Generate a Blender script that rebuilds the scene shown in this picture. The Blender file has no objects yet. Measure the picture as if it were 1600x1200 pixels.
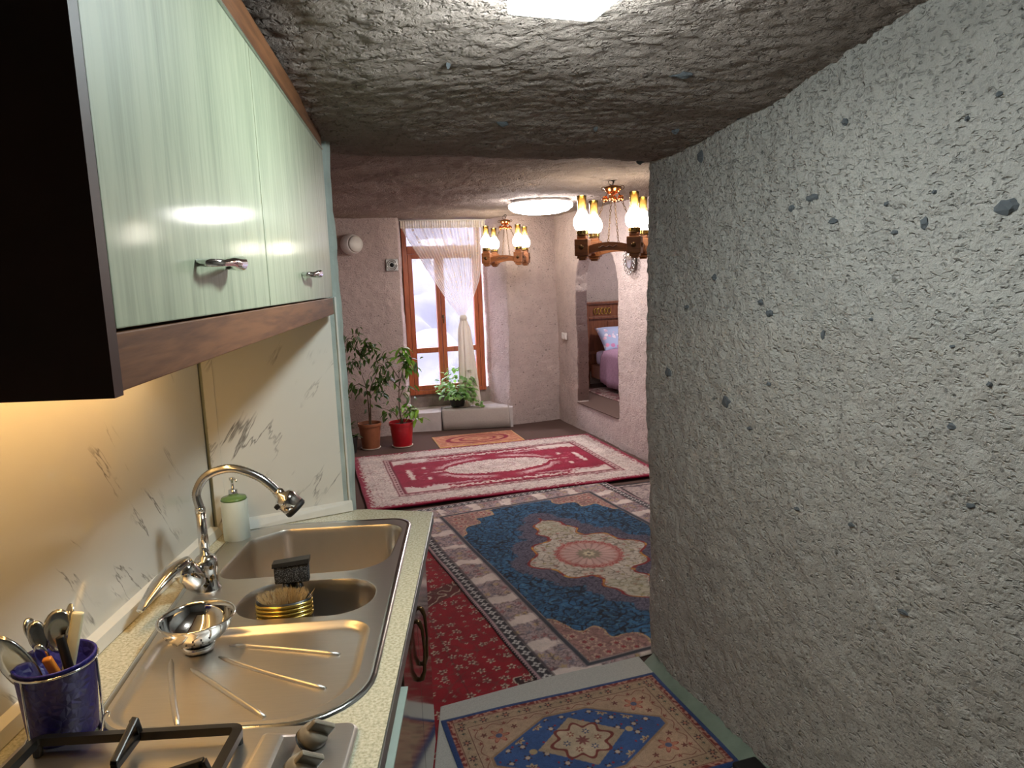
import bpy, bmesh, math, random
import numpy as np
from mathutils import Vector, Matrix, geometry
random.seed(7); RNG = np.random.default_rng(11)
SC = bpy.context.scene; COL = SC.collection

# ------------------------------------------------------------------ camera, world, exposure
cam = bpy.data.cameras.new('camera'); cam.sensor_width = 36; cam.lens = 1100/1600*36; cam.clip_start = .02
cob = bpy.data.objects.new('camera', cam); COL.objects.link(cob)
_D = Vector((280, 7500, 1100)).normalized(); _F = Vector((-48, -160, 1100)); _F = (_F-_D*_F.dot(_D)).normalized(); _X = _D.cross(_F)
_M = Matrix((_X, _F, -_D))
cob.matrix_world = Matrix.Translation((0, 0, 1.62)) @ Matrix((_M@Vector((1, 0, 0)), _M@Vector((0, -1, 0)), _M@Vector((0, 0, -1)))).transposed().to_4x4()
SC.camera = cob
W = bpy.data.worlds.new('overcast_sky'); SC.world = W; W.use_nodes = True
W.node_tree.nodes['Background'].inputs[0].default_value = (.86, .86, 1.0, 1)
W.node_tree.nodes['Background'].inputs[1].default_value = 11.0
SC.view_settings.view_transform = 'Standard'; SC.view_settings.look = 'None'
SC.view_settings.exposure = 0.55; SC.view_settings.gamma = 1; SC.view_settings.use_curve_mapping = False
E_PANEL, E_DISC, E_BULB, E_LED, E_BED = 98, 34, 21, 32, 60
SC.cycles.max_bounces = 10; SC.cycles.transparent_max_bounces = 16; SC.cycles.caustics_reflective = False; SC.cycles.caustics_refractive = False
SC.cycles.sample_clamp_indirect = 6

# ------------------------------------------------------------------ helpers
def lin(c):
    c = [v/255 for v in c]
    return tuple(v/12.92 if v <= .04045 else ((v+.055)/1.055)**2.4 for v in c)
def nl(c): return np.array(lin(c))
TH = math.radians(14.5); UX, UY = math.cos(TH), math.sin(TH); U = Vector((UX, UY, 0)); V = Vector((-UY, UX, 0))
K = Vector((.852, 8.06, 0))
def uv(a, b, z=0.): p = K+U*a+V*b; return Vector((p.x, p.y, z))

def tag(o, label, cat, group=None):
    o['label'] = label; o['category'] = cat
    if group: o['group'] = group
    return o
def struct(o, label=None):
    o['kind'] = 'structure'
    if label: o['label'] = label
    return o
def empty(name, loc=(0, 0, 0), rz=0., parent=None):
    o = bpy.data.objects.new(name, None); COL.objects.link(o); o.location = loc; o.rotation_euler = (0, 0, rz); o.empty_display_size = .05
    if parent: o.parent = parent
    return o
def thing(name, label, cat, loc=(0, 0, 0), rz=0., group=None): return tag(empty(name, loc, rz), label, cat, group)
def link(name, me, m, parent=None, loc=None, rot=None, smooth=True):
    if m is not None and not me.materials: me.materials.append(m)
    o = bpy.data.objects.new(name, me); COL.objects.link(o)
    if smooth is not None: me.polygons.foreach_set('use_smooth', [bool(smooth)]*len(me.polygons))
    if parent: o.parent = parent
    if loc is not None: o.location = loc
    if rot is not None: o.rotation_euler = rot
    return o
def copy_tree(o, parent=None):
    c = o.copy(); COL.objects.link(c); c.parent = parent
    for ch in list(o.children): copy_tree(ch, c)
    return c

class MB:
    "collects shapes into one mesh"
    def __init__(s): s.v = []; s.f = []
    def add(s, vs, fs):
        n = len(s.v); s.v += [tuple(p) for p in vs]; s.f += [tuple(i+n for i in f) for f in fs]; return s
    def box(s, c, d, rz=0., bev=0., rot=None):
        bm = bmesh.new(); bmesh.ops.create_cube(bm, size=1)
        for q in bm.verts: q.co = Vector((q.co.x*d[0], q.co.y*d[1], q.co.z*d[2]))
        if bev > 0: bmesh.ops.bevel(bm, geom=bm.edges[:], offset=bev, segments=2, affect='EDGES', profile=.6)
        R = rot if rot is not None else Matrix.Rotation(rz, 3, 'Z')
        bm.verts.index_update()
        s.add([R@q.co+Vector(c) for q in bm.verts], [[q.index for q in f.verts] for f in bm.faces]); bm.free(); return s
    def tube(s, pts, r, n=10, cap=True, closed=False):
        pts = [Vector(p) for p in pts]; m = len(pts); rr = r if hasattr(r, '__len__') else [r]*m
        T = []
        for i in range(m):
            a = pts[(i-1) % m] if (closed or i > 0) else pts[i]; b = pts[(i+1) % m] if (closed or i < m-1) else pts[i]
            T.append((b-a).normalized())
        nrm = T[0].orthogonal().normalized(); vs = []
        for i in range(m):
            if i: nrm = (T[i-1].rotation_difference(T[i])@nrm); nrm = (nrm-T[i]*nrm.dot(T[i])).normalized()
            bn = T[i].cross(nrm)
            for k in range(n):
                a = 2*math.pi*k/n; vs.append(pts[i]+(nrm*math.cos(a)+bn*math.sin(a))*rr[i])
        fs = [(i*n+k, i*n+(k+1) % n, ((i+1) % m)*n+(k+1) % n, ((i+1) % m)*n+k) for i in range(m if closed else m-1) for k in range(n)]
        if cap and not closed: fs += [tuple(range(n))[::-1], tuple(range((m-1)*n, m*n))]
        return s.add(vs, fs)
    def lathe(s, prof, n=24, c=(0, 0, 0), rot=None, sx=1., sy=1., cap=True):
        R = rot if rot is not None else Matrix.Identity(3); C = Vector(c); vs = []
        for r, z in prof:
            for k in range(n):
                a = 2*math.pi*k/n; vs.append(R@Vector((r*sx*math.cos(a), r*sy*math.sin(a), z))+C)
        m = len(prof); fs = [(i*n+k, i*n+(k+1) % n, (i+1)*n+(k+1) % n, (i+1)*n+k) for i in range(m-1) for k in range(n)]
        if cap:
            if prof[0][0] > 1e-5: fs.append(tuple(range(n))[::-1])
            if prof[-1][0] > 1e-5: fs.append(tuple(range((m-1)*n, m*n)))
        return s.add(vs, fs)
    def prism(s, poly, z0, z1):
        n = len(poly); vs = [(x, y, z0) for x, y in poly]+[(x, y, z1) for x, y in poly]
        fs = [tuple(range(n))[::-1], tuple(range(n, 2*n))]+[(i, (i+1) % n, n+(i+1) % n, n+i) for i in range(n)]
        return s.add(vs, fs)
    def loft(s, loops, cap0=False, cap1=False):
        n = len(loops[0]); vs = [p for l in loops for p in l]
        fs = [(i*n+k, i*n+(k+1) % n, (i+1)*n+(k+1) % n, (i+1)*n+k) for i in range(len(loops)-1) for k in range(n)]
        if cap0: fs.append(tuple(range(n))[::-1])
        if cap1: fs.append(tuple(range((len(loops)-1)*n, len(loops)*n)))
        return s.add(vs, fs)
    def mesh(s, name):
        me = bpy.data.meshes.new(name); me.from_pydata(s.v, [], s.f)
        bm = bmesh.new(); bm.from_mesh(me); bmesh.ops.remove_doubles(bm, verts=bm.verts, dist=1e-6); bmesh.ops.recalc_face_normals(bm, faces=bm.faces); bm.to_mesh(me); bm.free()
        return me
    def build(s, name, m, parent=None, smooth=False, loc=None, rot=None, auto=None):
        o = link(name, s.mesh(name), m, parent, loc, rot, smooth)
        if auto: # smooth with sharp edges above an angle
            o.data.polygons.foreach_set('use_smooth', [True]*len(o.data.polygons)); o.data.set_sharp_from_angle(angle=math.radians(auto))
        return o

def rpoly(pts, rad, seg=8):
    out = []; n = len(pts)
    for i in range(n):
        p = Vector(pts[i]); a = Vector(pts[i-1]); b = Vector(pts[(i+1) % n]); r = rad[i] if hasattr(rad, '__len__') else rad
        da = (a-p).normalized(); db = (b-p).normalized(); ang = da.angle(db); t = min(r/math.tan(ang/2), (a-p).length*.49, (b-p).length*.49); r = t*math.tan(ang/2)
        c = p+(da+db).normalized()*(r/math.sin(ang/2)); s0 = p+da*t-c; s1 = p+db*t-c
        a0 = math.atan2(s0.y, s0.x); a1 = math.atan2(s1.y, s1.x); d = (a1-a0+math.pi) % (2*math.pi)-math.pi
        for k in range(seg+1):
            q = a0+d*k/seg; out.append((c.x+r*math.cos(q), c.y+r*math.sin(q)))
    return out
def offset(poly, d):
    n = len(poly); A = sum(poly[i-1][0]*poly[i][1]-poly[i][0]*poly[i-1][1] for i in range(n)); sg = 1 if A > 0 else -1; out = []
    for i in range(n):
        a = Vector(poly[i-1]); b = Vector(poly[(i+1) % n]); t = (b-a).normalized(); nn = Vector((t.y, -t.x))*sg
        out.append((poly[i][0]+nn.x*d, poly[i][1]+nn.y*d))
    return out
def flat_with_holes(outer, holes, z):
    vs = []; ed = []
    for lp in [outer]+holes:
        n0 = len(vs); vs += [Vector(p) for p in lp]; ed += [(n0+i, n0+(i+1) % len(lp)) for i in range(len(lp))]
    r = geometry.delaunay_2d_cdt(vs, ed, [], 0, 1e-5)
    def inside(p, poly):
        c = False; j = len(poly)-1
        for i in range(len(poly)):
            if (poly[i][1] > p[1]) != (poly[j][1] > p[1]) and p[0] < (poly[j][0]-poly[i][0])*(p[1]-poly[i][1])/(poly[j][1]-poly[i][1])+poly[i][0]: c = not c
            j = i
        return c
    fs = []
    for f in r[2]:
        c = sum((r[0][i] for i in f), Vector((0, 0)))/len(f)
        if inside(c, outer) and not any(inside(c, h) for h in holes): fs.append(tuple(f))
    return [(p.x, p.y, z) for p in r[0]], fs

# numpy perlin noise
_perm = np.random.default_rng(5).permutation(256); _perm = np.concatenate([_perm, _perm, _perm])
_g = np.random.default_rng(6).normal(size=(256, 3)); _g /= np.linalg.norm(_g, axis=1)[:, None]
def perlin(x, y, z=0.):
    x, y, z = np.broadcast_arrays(np.asarray(x, float), np.asarray(y, float), np.asarray(z, float))
    xi = np.floor(x).astype(int); yi = np.floor(y).astype(int); zi = np.floor(z).astype(int); fx, fy, fz = x-xi, y-yi, z-zi
    xi &= 255; yi &= 255; zi &= 255
    u, v, w = [t*t*t*(t*(t*6-15)+10) for t in (fx, fy, fz)]; r = 0
    for i in (0, 1):
        for j in (0, 1):
            for k in (0, 1):
                g = _g[_perm[_perm[_perm[xi+i]+yi+j]+zi+k]]
                d = g[..., 0]*(fx-i)+g[..., 1]*(fy-j)+g[..., 2]*(fz-k)
                r = r+d*(u if i else 1-u)*(v if j else 1-v)*(w if k else 1-w)
    return r*1.6
def sstep(a, b, x): t = np.clip((x-a)/(b-a), 0, 1); return t*t*(3-2*t)

def grid_mesh(name, P, mask=None, color=None):
    ny, nx = P.shape[:2]; me = bpy.data.meshes.new(name)
    idx = np.arange(ny*nx).reshape(ny, nx)
    q = np.stack([idx[:-1, :-1], idx[:-1, 1:], idx[1:, 1:], idx[1:, :-1]], -1).reshape(-1, 4)
    if mask is not None: q = q[mask.reshape(-1)]
    me.vertices.add(ny*nx); me.vertices.foreach_set('co', P.reshape(-1).astype(np.float32))
    me.loops.add(q.size); me.loops.foreach_set('vertex_index', q.reshape(-1).astype(np.int32))
    me.polygons.add(len(q)); me.polygons.foreach_set('loop_start', np.arange(0, q.size, 4, dtype=np.int32)); me.polygons.foreach_set('loop_total', np.full(len(q), 4, np.int32))
    if color is not None:
        at = me.color_attributes.new('Col', 'FLOAT_COLOR', 'POINT')
        at.data.foreach_set('color', np.concatenate([color, np.ones(color.shape[:-1]+(1,))], -1).reshape(-1).astype(np.float32))
    me.update(calc_edges=True); me.validate(); return me

# ------------------------------------------------------------------ materials
def newmat(name):
    m = bpy.data.materials.new(name); m.use_nodes = True; nt = m.node_tree
    return m, nt, nt.nodes['Principled BSDF']
def N(nt, t, **kw):
    n = nt.nodes.new(t)
    for k, v in kw.items():
        if k in ('i',):
            for kk, vv in v.items(): n.inputs[kk].default_value = vv
        else: setattr(n, k, v)
    return n
def L(nt, a, b): nt.links.new(a, b)
def ramp(nt, fac, stops):
    r = N(nt, 'ShaderNodeValToRGB'); e = r.color_ramp.elements
    while len(e) < len(stops): e.new(.5)
    for k, (p, c) in zip(e, stops): k.position = p; k.color = (*c, 1) if len(c) == 3 else c
    L(nt, fac, r.inputs[0]); return r.outputs[0]
def coords(nt, scale=(1, 1, 1), kind='Object', rot=(0, 0, 0)):
    tc = N(nt, 'ShaderNodeTexCoord'); mp = N(nt, 'ShaderNodeMapping'); mp.inputs['Scale'].default_value = scale; mp.inputs['Rotation'].default_value = rot
    L(nt, tc.outputs[kind], mp.inputs[0]); return mp.outputs[0]
def noise(nt, vec, scale, detail=4, rough=.55, dist=0.):
    n = N(nt, 'ShaderNodeTexNoise'); n.inputs['Scale'].default_value = scale; n.inputs['Detail'].default_value = detail; n.inputs['Roughness'].default_value = rough; n.inputs['Distortion'].default_value = dist
    if vec is not None: L(nt, vec, n.inputs['Vector'])
    return n.outputs['Fac']
def bump(nt, p, h, strength, dist): 
    b = N(nt, 'ShaderNodeBump'); b.inputs['Strength'].default_value = strength; b.inputs['Distance'].default_value = dist; L(nt, h, b.inputs['Height']); L(nt, b.outputs[0], p.inputs['Normal']); return b
def math_(nt, op, a, b=None, c=None):
    n = N(nt, 'ShaderNodeMath', operation=op)
    for i, x in enumerate((a, b, c)):
        if x is None: continue
        if isinstance(x, (int, float)): n.inputs[i].default_value = x
        else: L(nt, x, n.inputs[i])
    return n.outputs[0]
def mixc(nt, fac, a, b, mode='MIX'):
    n = N(nt, 'ShaderNodeMix', data_type='RGBA', blend_type=mode)
    for s, x in ((0, fac), (6, a), (7, b)):
        if isinstance(x, (int, float)): n.inputs[s].default_value = x
        elif isinstance(x, tuple): n.inputs[s].default_value = (*x, 1)
        else: L(nt, x, n.inputs[s])
    return n.outputs[2]
def plain(name, rgb, rough=.5, metal=0., var=.08, vscale=30., bmp=0., bscale=120., coat=0., spec=None, trans=0., emis=None):
    m, nt, p = newmat(name); c = lin(rgb); v = coords(nt)
    f = noise(nt, v, vscale, 3)
    L(nt, ramp(nt, f, [(.3, tuple(x*(1-var) for x in c)), (.7, tuple(min(1, x*(1+var)) for x in c))]), p.inputs['Base Color'])
    p.inputs['Roughness'].default_value = rough; p.inputs['Metallic'].default_value = metal; p.inputs['Coat Weight'].default_value = coat; p.inputs['Coat Roughness'].default_value = .08
    if spec is not None: p.inputs['Specular IOR Level'].default_value = spec
    if trans: p.inputs['Transmission Weight'].default_value = trans
    if emis: p.inputs['Emission Color'].default_value = (*emis[0], 1); p.inputs['Emission Strength'].default_value = emis[1]
    if bmp: bump(nt, p, noise(nt, v, bscale, 4), bmp, .004)
    return m
def wood(name, c1, c2, axis=2, scale=6., stretch=14., rough=.4, coat=0., vein=.0, bmp=.1, crough=.1, spec=.5):
    m, nt, p = newmat(name); p.inputs['Specular IOR Level'].default_value = spec; sc = [stretch]*3; sc[axis] = 1.
    v = coords(nt, tuple(s*scale for s in sc))
    f = noise(nt, v, 1., 6, .6, .6); g = noise(nt, v, 4., 3, .5)
    f = math_(nt, 'MULTIPLY_ADD', g, .35, math_(nt, 'MULTIPLY', f, .75))
    L(nt, ramp(nt, f, [(.35, lin(c1)), (.65, lin(c2))]), p.inputs['Base Color'])
    p.inputs['Roughness'].default_value = rough; p.inputs['Coat Weight'].default_value = coat; p.inputs['Coat Roughness'].default_value = crough
    if bmp: bump(nt, p, g, bmp, .002)
    return m
def rock(name, base, speck=1., pit=.35, scale=1., chisel=0.):
    m, nt, p = newmat(name); v = coords(nt); c = lin(base)
    big = noise(nt, v, 2.2*scale, 3); mid = noise(nt, v, 14*scale, 5, .6); fine = noise(nt, v, 90*scale, 6, .7)
    col = ramp(nt, big, [(.3, tuple(x*.88 for x in c)), (.7, tuple(min(1, x*1.1) for x in c))])
    col = mixc(nt, .35, col, ramp(nt, mid, [(.3, tuple(x*.72 for x in c)), (.7, tuple(min(1, x*1.12) for x in c))]))
    # dark mineral flecks of two sizes
    vo = N(nt, 'ShaderNodeTexVoronoi'); vo.inputs['Scale'].default_value = 26*scale; L(nt, v, vo.inputs['Vector'])
    wob = math_(nt, 'MULTIPLY_ADD', mid, .25, vo.outputs['Distance']); sp = N(nt, 'ShaderNodeSeparateColor'); L(nt, vo.outputs['Color'], sp.inputs[0])
    fleck = math_(nt, 'MULTIPLY', math_(nt, 'LESS_THAN', wob, .27), math_(nt, 'GREATER_THAN', sp.outputs[0], .80))
    vo2 = N(nt, 'ShaderNodeTexVoronoi'); vo2.inputs['Scale'].default_value = 75*scale; L(nt, v, vo2.inputs['Vector'])
    sp2 = N(nt, 'ShaderNodeSeparateColor'); L(nt, vo2.outputs['Color'], sp2.inputs[0])
    fl2 = math_(nt, 'MULTIPLY', math_(nt, 'LESS_THAN', vo2.outputs['Distance'], .3), math_(nt, 'GREATER_THAN', sp2.outputs[0], .86))
    col = mixc(nt, math_(nt, 'MULTIPLY', math_(nt, 'MAXIMUM', fleck, math_(nt, 'MULTIPLY', fl2, .7)), .62*speck), col, lin((62, 60, 60)))
    mp2 = N(nt, 'ShaderNodeMapping'); mp2.inputs['Rotation'].default_value = (.3, .5, .2); mp2.inputs['Scale'].default_value = (.6, .6, 1.5); L(nt, v, mp2.inputs[0])
    da = noise(nt, mp2.outputs[0], 95*scale, 2, .5); col = mixc(nt, math_(nt, 'MULTIPLY', ramp(nt, da, [(.66, (0, 0, 0)), (.70, (1, 1, 1))]), .5*speck), col, lin((78, 72, 68)))
    L(nt, col, p.inputs['Base Color']); p.inputs['Roughness'].default_value = .92; p.inputs['Specular IOR Level'].default_value = .2
    h = math_(nt, 'MULTIPLY_ADD', mid, .8, math_(nt, 'MULTIPLY', fine, .35))
    h = math_(nt, 'MULTIPLY_ADD', math_(nt, 'MINIMUM', vo2.outputs['Distance'], .45), .35, h)
    mp = N(nt, 'ShaderNodeMapping'); mp.inputs['Rotation'].default_value = (.5, .4, .3); mp.inputs['Scale'].default_value = (1., 1., 2.1); L(nt, v, mp.inputs[0])
    dn = noise(nt, mp.outputs[0], 56*scale, 2, .5, .4); dent = ramp(nt, dn, [(.30, (0, 0, 0)), (.44, (1, 1, 1))])
    h = math_(nt, 'MULTIPLY_ADD', dent, .42, h)
    bump(nt, p, h, pit, .04)
    return m
def emit(name, rgb, s, base=(.9, .9, .9)):
    m, nt, p = newmat(name); p.inputs['Base Color'].default_value = (*base, 1); p.inputs['Emission Color'].default_value = (*rgb, 1); p.inputs['Emission Strength'].default_value = s; p.inputs['Roughness'].default_value = .4
    return m
def steel(name, rgb=(198, 194, 188), rough=.24, brush=(1, 60, 1), aniso=0.):
    m, nt, p = newmat(name); v = coords(nt, brush); f = noise(nt, v, 12, 3)
    L(nt, ramp(nt, f, [(.3, lin(tuple(x*.95 for x in rgb))), (.7, lin(rgb))]), p.inputs['Base Color'])
    p.inputs['Metallic'].default_value = 1; L(nt, math_(nt, 'MULTIPLY_ADD', f, .1, rough-.05), p.inputs['Roughness'])
    return m
def colattr(name, rough=.95, bs=380., bst=.5):
    m, nt, p = newmat(name); a = N(nt, 'ShaderNodeAttribute', attribute_name='Col'); v = coords(nt)
    f = noise(nt, v, bs, 2, .6); g = noise(nt, v, 9, 3)
    c = mixc(nt, 1., a.outputs['Color'], ramp(nt, f, [(.3, (.72, .72, .72)), (.7, (1.15, 1.15, 1.15))]), 'MULTIPLY')
    c = mixc(nt, 1., c, ramp(nt, g, [(.35, (.85, .85, .85)), (.65, (1.08, 1.08, 1.08))]), 'MULTIPLY')
    L(nt, c, p.inputs['Base Color']); p.inputs['Roughness'].default_value = rough; p.inputs['Specular IOR Level'].default_value = .1; p.inputs['Sheen Weight'].default_value = .15
    bump(nt, p, f, bst, .004); return m
def marble(name, rot):
    m, nt, p = newmat(name); c = lin((226, 222, 212)); v = coords(nt, rot=rot)
    st = N(nt, 'ShaderNodeMapping'); st.inputs['Scale'].default_value = (4.2, 4.2, .75); L(nt, v, st.inputs[0])
    w = noise(nt, v, 1.6, 5, .55); w2 = noise(nt, st.outputs[0], 1.15, 6, .62, .5)
    vein = math_(nt, 'ABSOLUTE', math_(nt, 'SUBTRACT', w2, .5)); msk = noise(nt, v, 4.2, 3)
    line = ramp(nt, vein, [(.0, (1, 1, 1)), (.011, (0, 0, 0))])
    on = ramp(nt, msk, [(.50, (0, 0, 0)), (.60, (1, 1, 1))])
    f = mixc(nt, 1., line, on, 'MULTIPLY')
    base = ramp(nt, w, [(.3, tuple(x*.9 for x in c)), (.7, c)])
    L(nt, mixc(nt, math_(nt, 'MULTIPLY', f, .85), base, lin((104, 96, 90))), p.inputs['Base Color'])
    p.inputs['Roughness'].default_value = .12; p.inputs['Coat Weight'].default_value = .3
    return m
M = {}
M['rock_kitchen'] = rock('tuff_rock', (190, 184, 177), speck=.8, pit=.85)
M['rock_main'] = rock('warm_lit_tuff_rock', (196, 178, 172), speck=.8, pit=.55, scale=.7)  # same tuff as the kitchen; warm room light put into the pinker base
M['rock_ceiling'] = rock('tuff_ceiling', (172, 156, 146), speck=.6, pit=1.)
M['clast'] = plain('dark_clast', (98, 102, 106), .9, var=.35, vscale=90, bmp=.6, bscale=200)
M['plaster'] = plain('grey_green_plaster', (172, 180, 172), .9, var=.12, vscale=14, bmp=.5, bscale=60)
M['niche'] = plain('grey_stone_plaster', (142, 128, 120), .9, var=.2, vscale=10, bmp=.5, bscale=50)
M['bench'] = plain('whitewashed_plaster', (200, 190, 186), .9, var=.08, vscale=10, bmp=.4, bscale=40)
M['brown_carpet'] = plain('brown_carpet', (92, 74, 68), .98, var=.12, vscale=200, bmp=.4, bscale=500, spec=.05)
M['felt'] = plain('grey_felt', (178, 174, 166), .98, var=.12, vscale=250, bmp=.5, bscale=420, spec=.05)
M['rug'] = colattr('woven_rug')
M['marble'] = marble('marble_panel', (math.radians(-38), 0, 0)); M['marble_end'] = marble('marble_end_panel', (0, math.radians(-35), 0))
M['white_trim'] = plain('white_plastic_trim', (214, 212, 204), .3, var=.03)
M['door_pale'] = wood('pale_green_oak', (126, 136, 112), (160, 166, 140), 2, 2.2, 16, .5, .14, bmp=.02, crough=.10, spec=.3)
M['walnut'] = wood('walnut_trim', (70, 42, 26), (118, 78, 50), 1, 3., 14, .5, .0, spec=.2)
M['dark_panel'] = plain('dark_wenge_panel', (58, 34, 26), .5, var=.3, vscale=5, spec=.25)
M['gloss_brown'] = wood('gloss_brown_front', (52, 34, 28), (74, 52, 42), 1, 3., 12, .1, 1., bmp=0)
M['pale_edge'] = plain('pale_edge_banding', (176, 188, 176), .35, var=.04)
def granite():
    m, nt, p = newmat('speckled_worktop'); v = coords(nt); f = noise(nt, v, 170, 3, .6); g = noise(nt, v, 60, 3)
    c = ramp(nt, f, [(.35, lin((164, 160, 136))), (.5, lin((192, 188, 164))), (.68, lin((212, 208, 188)))])
    L(nt, c, p.inputs['Base Color']); p.inputs['Roughness'].default_value = .22; return m
M['worktop'] = granite()
M['alu'] = steel('counter_edge_profile', (190, 196, 190), .3)
M['steel'] = steel('brushed_steel', (216, 210, 202), .36)
M['steel_bowl'] = plain('sink_bowl_steel', (206, 198, 188), .3, 1., var=.02)
M['chrome'] = plain('chrome', (225, 225, 225), .06, 1., var=.01)
M['chrome_soft'] = plain('satin_chrome', (200, 200, 198), .18, 1., var=.03)
M['black_plastic'] = plain('black_plastic', (20, 20, 21), .35, var=.1)
M['black_iron'] = plain('black_enamel_iron', (22, 20, 19), .32, var=.15)
M['rubber'] = plain('black_rubber', (14, 14, 14), .6)
M['frost'] = plain('milky_soap_bottle', (214, 220, 208), .28, var=.02)
M['brass'] = plain('gold_band', (196, 168, 88), .22, 1.)
M['bristle'] = plain('straw_bristle', (190, 165, 120), .8, var=.2)
def scourer():
    m, nt, p = newmat('black_scourer'); v = coords(nt); f = noise(nt, v, 700, 1)
    L(nt, ramp(nt, f, [(.55, lin((22, 22, 24))), (.68, lin((150, 150, 150)))]), p.inputs['Base Color']); p.inputs['Roughness'].default_value = .9; bump(nt, p, f, .8, .004); return m
M['scourer'] = scourer()
def bluecup():
    m, nt, p = newmat('cobalt_plastic'); v = coords(nt, (1, 1, 1)); vo = N(nt, 'ShaderNodeTexVoronoi', feature='DISTANCE_TO_EDGE'); vo.inputs['Scale'].default_value = 70; L(nt, v, vo.inputs['Vector'])
    p.inputs['Base Color'].default_value = (*lin((30, 24, 112)), 1); p.inputs['Roughness'].default_value = .45
    bump(nt, p, vo.outputs['Distance'], .6, .004); return m
M['blue'] = bluecup()
M['cream_plastic'] = plain('cream_plastic', (216, 208, 172), .4)
M['orange'] = plain('orange_plastic', (196, 120, 40), .45)
M['knob'] = plain('grey_taupe_knob', (132, 124, 110), .35)
M['red_wood'] = wood('cherry_window_wood', (132, 62, 34), (178, 96, 56), 2, 4., 14, .4)
M['lamp_wood'] = wood('carved_lamp_wood', (104, 58, 28), (156, 96, 52), 0, 8., 8, .45)
M['lamp_wood_dark'] = wood('dark_lamp_wood', (74, 42, 28), (110, 68, 46), 0, 8., 8, .45)
M['copper'] = plain('copper', (206, 130, 80), .2, 1.)
M['bronze'] = plain('aged_bronze', (96, 72, 46), .35, .9, var=.25)
M['iron'] = plain('dark_iron', (40, 40, 40), .5, .8)
M['globe'] = emit('lit_opal_glass', (1., .90, .76), E_BULB, (.95, .93, .85))
M['panel_light'] = emit('led_panel', (.87, 1., 1.02), E_PANEL)
M['disc_light'] = emit('disc_diffuser', (1., .94, .93), E_DISC)
M['bed_fill'] = emit('bedroom_fill_diffuser', (1., .96, .95), E_BED)  # glow of the added bedroom fill lamp
M['led'] = emit('warm_led', (1., .58, .2), E_LED)
M['lamp_frame'] = plain('white_lamp_housing', (225, 225, 225), .4)
def amber():
    m, nt, p = newmat('amber_glass'); nt.nodes.remove(p); out = nt.nodes['Material Output']
    t = N(nt, 'ShaderNodeBsdfTransparent'); t.inputs[0].default_value = (.93, .80, .50, 1); g = N(nt, 'ShaderNodeBsdfGlossy'); g.inputs['Roughness'].default_value = .05; g.inputs[0].default_value = (1, .9, .7, 1)
    fr = N(nt, 'ShaderNodeFresnel'); fr.inputs[0].default_value = 1.45; tr = N(nt, 'ShaderNodeBsdfTranslucent'); tr.inputs[0].default_value = (.9, .72, .4, 1)
    a = N(nt, 'ShaderNodeMixShader'); a.inputs[0].default_value = .3; L(nt, t.outputs[0], a.inputs[1]); L(nt, tr.outputs[0], a.inputs[2])
    b = N(nt, 'ShaderNodeMixShader'); L(nt, fr.outputs[0], b.inputs[0]); L(nt, a.outputs[0], b.inputs[1]); L(nt, g.outputs[0], b.inputs[2]); L(nt, b.outputs[0], out.inputs[0]); return m
M['amber'] = amber()
def pane():
    m, nt, p = newmat('window_glass'); nt.nodes.remove(p); out = nt.nodes['Material Output']
    t = N(nt, 'ShaderNodeBsdfTransparent'); t.inputs[0].default_value = (.96, .96, .98, 1); g = N(nt, 'ShaderNodeBsdfGlossy'); g.inputs['Roughness'].default_value = .02
    b = N(nt, 'ShaderNodeMixShader'); b.inputs[0].default_value = .05; L(nt, t.outputs[0], b.inputs[1]); L(nt, g.outputs[0], b.inputs[2]); L(nt, b.outputs[0], out.inputs[0]); return m
M['glass'] = pane()
def sheer(name, op, tint):
    m, nt, p = newmat(name); nt.nodes.remove(p); out = nt.nodes['Material Output']
    uvn = N(nt, 'ShaderNodeAttribute', attribute_name='cloth'); sx = N(nt, 'ShaderNodeSeparateXYZ'); L(nt, uvn.outputs['Vector'], sx.inputs[0])
    # embroidered floral stripes: small sprigs on every second stripe of cloth
    stripe = math_(nt, 'LESS_THAN', math_(nt, 'FRACT', math_(nt, 'MULTIPLY', sx.outputs[0], 9.)), .3)
    f = noise(nt, uvn.outputs['Vector'], 55, 2, .5, .4); mp = math_(nt, 'MULTIPLY', stripe, math_(nt, 'GREATER_THAN', f, .55))
    opa = math_(nt, 'MULTIPLY_ADD', mp, .4, op)
    d = N(nt, 'ShaderNodeBsdfDiffuse'); tr = N(nt, 'ShaderNodeBsdfTranslucent'); t = N(nt, 'ShaderNodeBsdfTransparent')
    c = mixc(nt, mp, lin(tint), lin((222, 206, 178))); L(nt, c, d.inputs[0]); L(nt, c, tr.inputs[0])
    a = N(nt, 'ShaderNodeMixShader'); a.inputs[0].default_value = .22; L(nt, d.outputs[0], a.inputs[1]); L(nt, tr.outputs[0], a.inputs[2])
    b = N(nt, 'ShaderNodeMixShader'); L(nt, opa, b.inputs[0]); L(nt, t.outputs[0], b.inputs[1]); L(nt, a.outputs[0], b.inputs[2]); L(nt, b.outputs[0], out.inputs[0]); return m
M['sheer'] = sheer('sheer_voile', .58, (246, 240, 234)); M['sheer_dense'] = sheer('gathered_voile', .88, (238, 230, 216))
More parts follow.
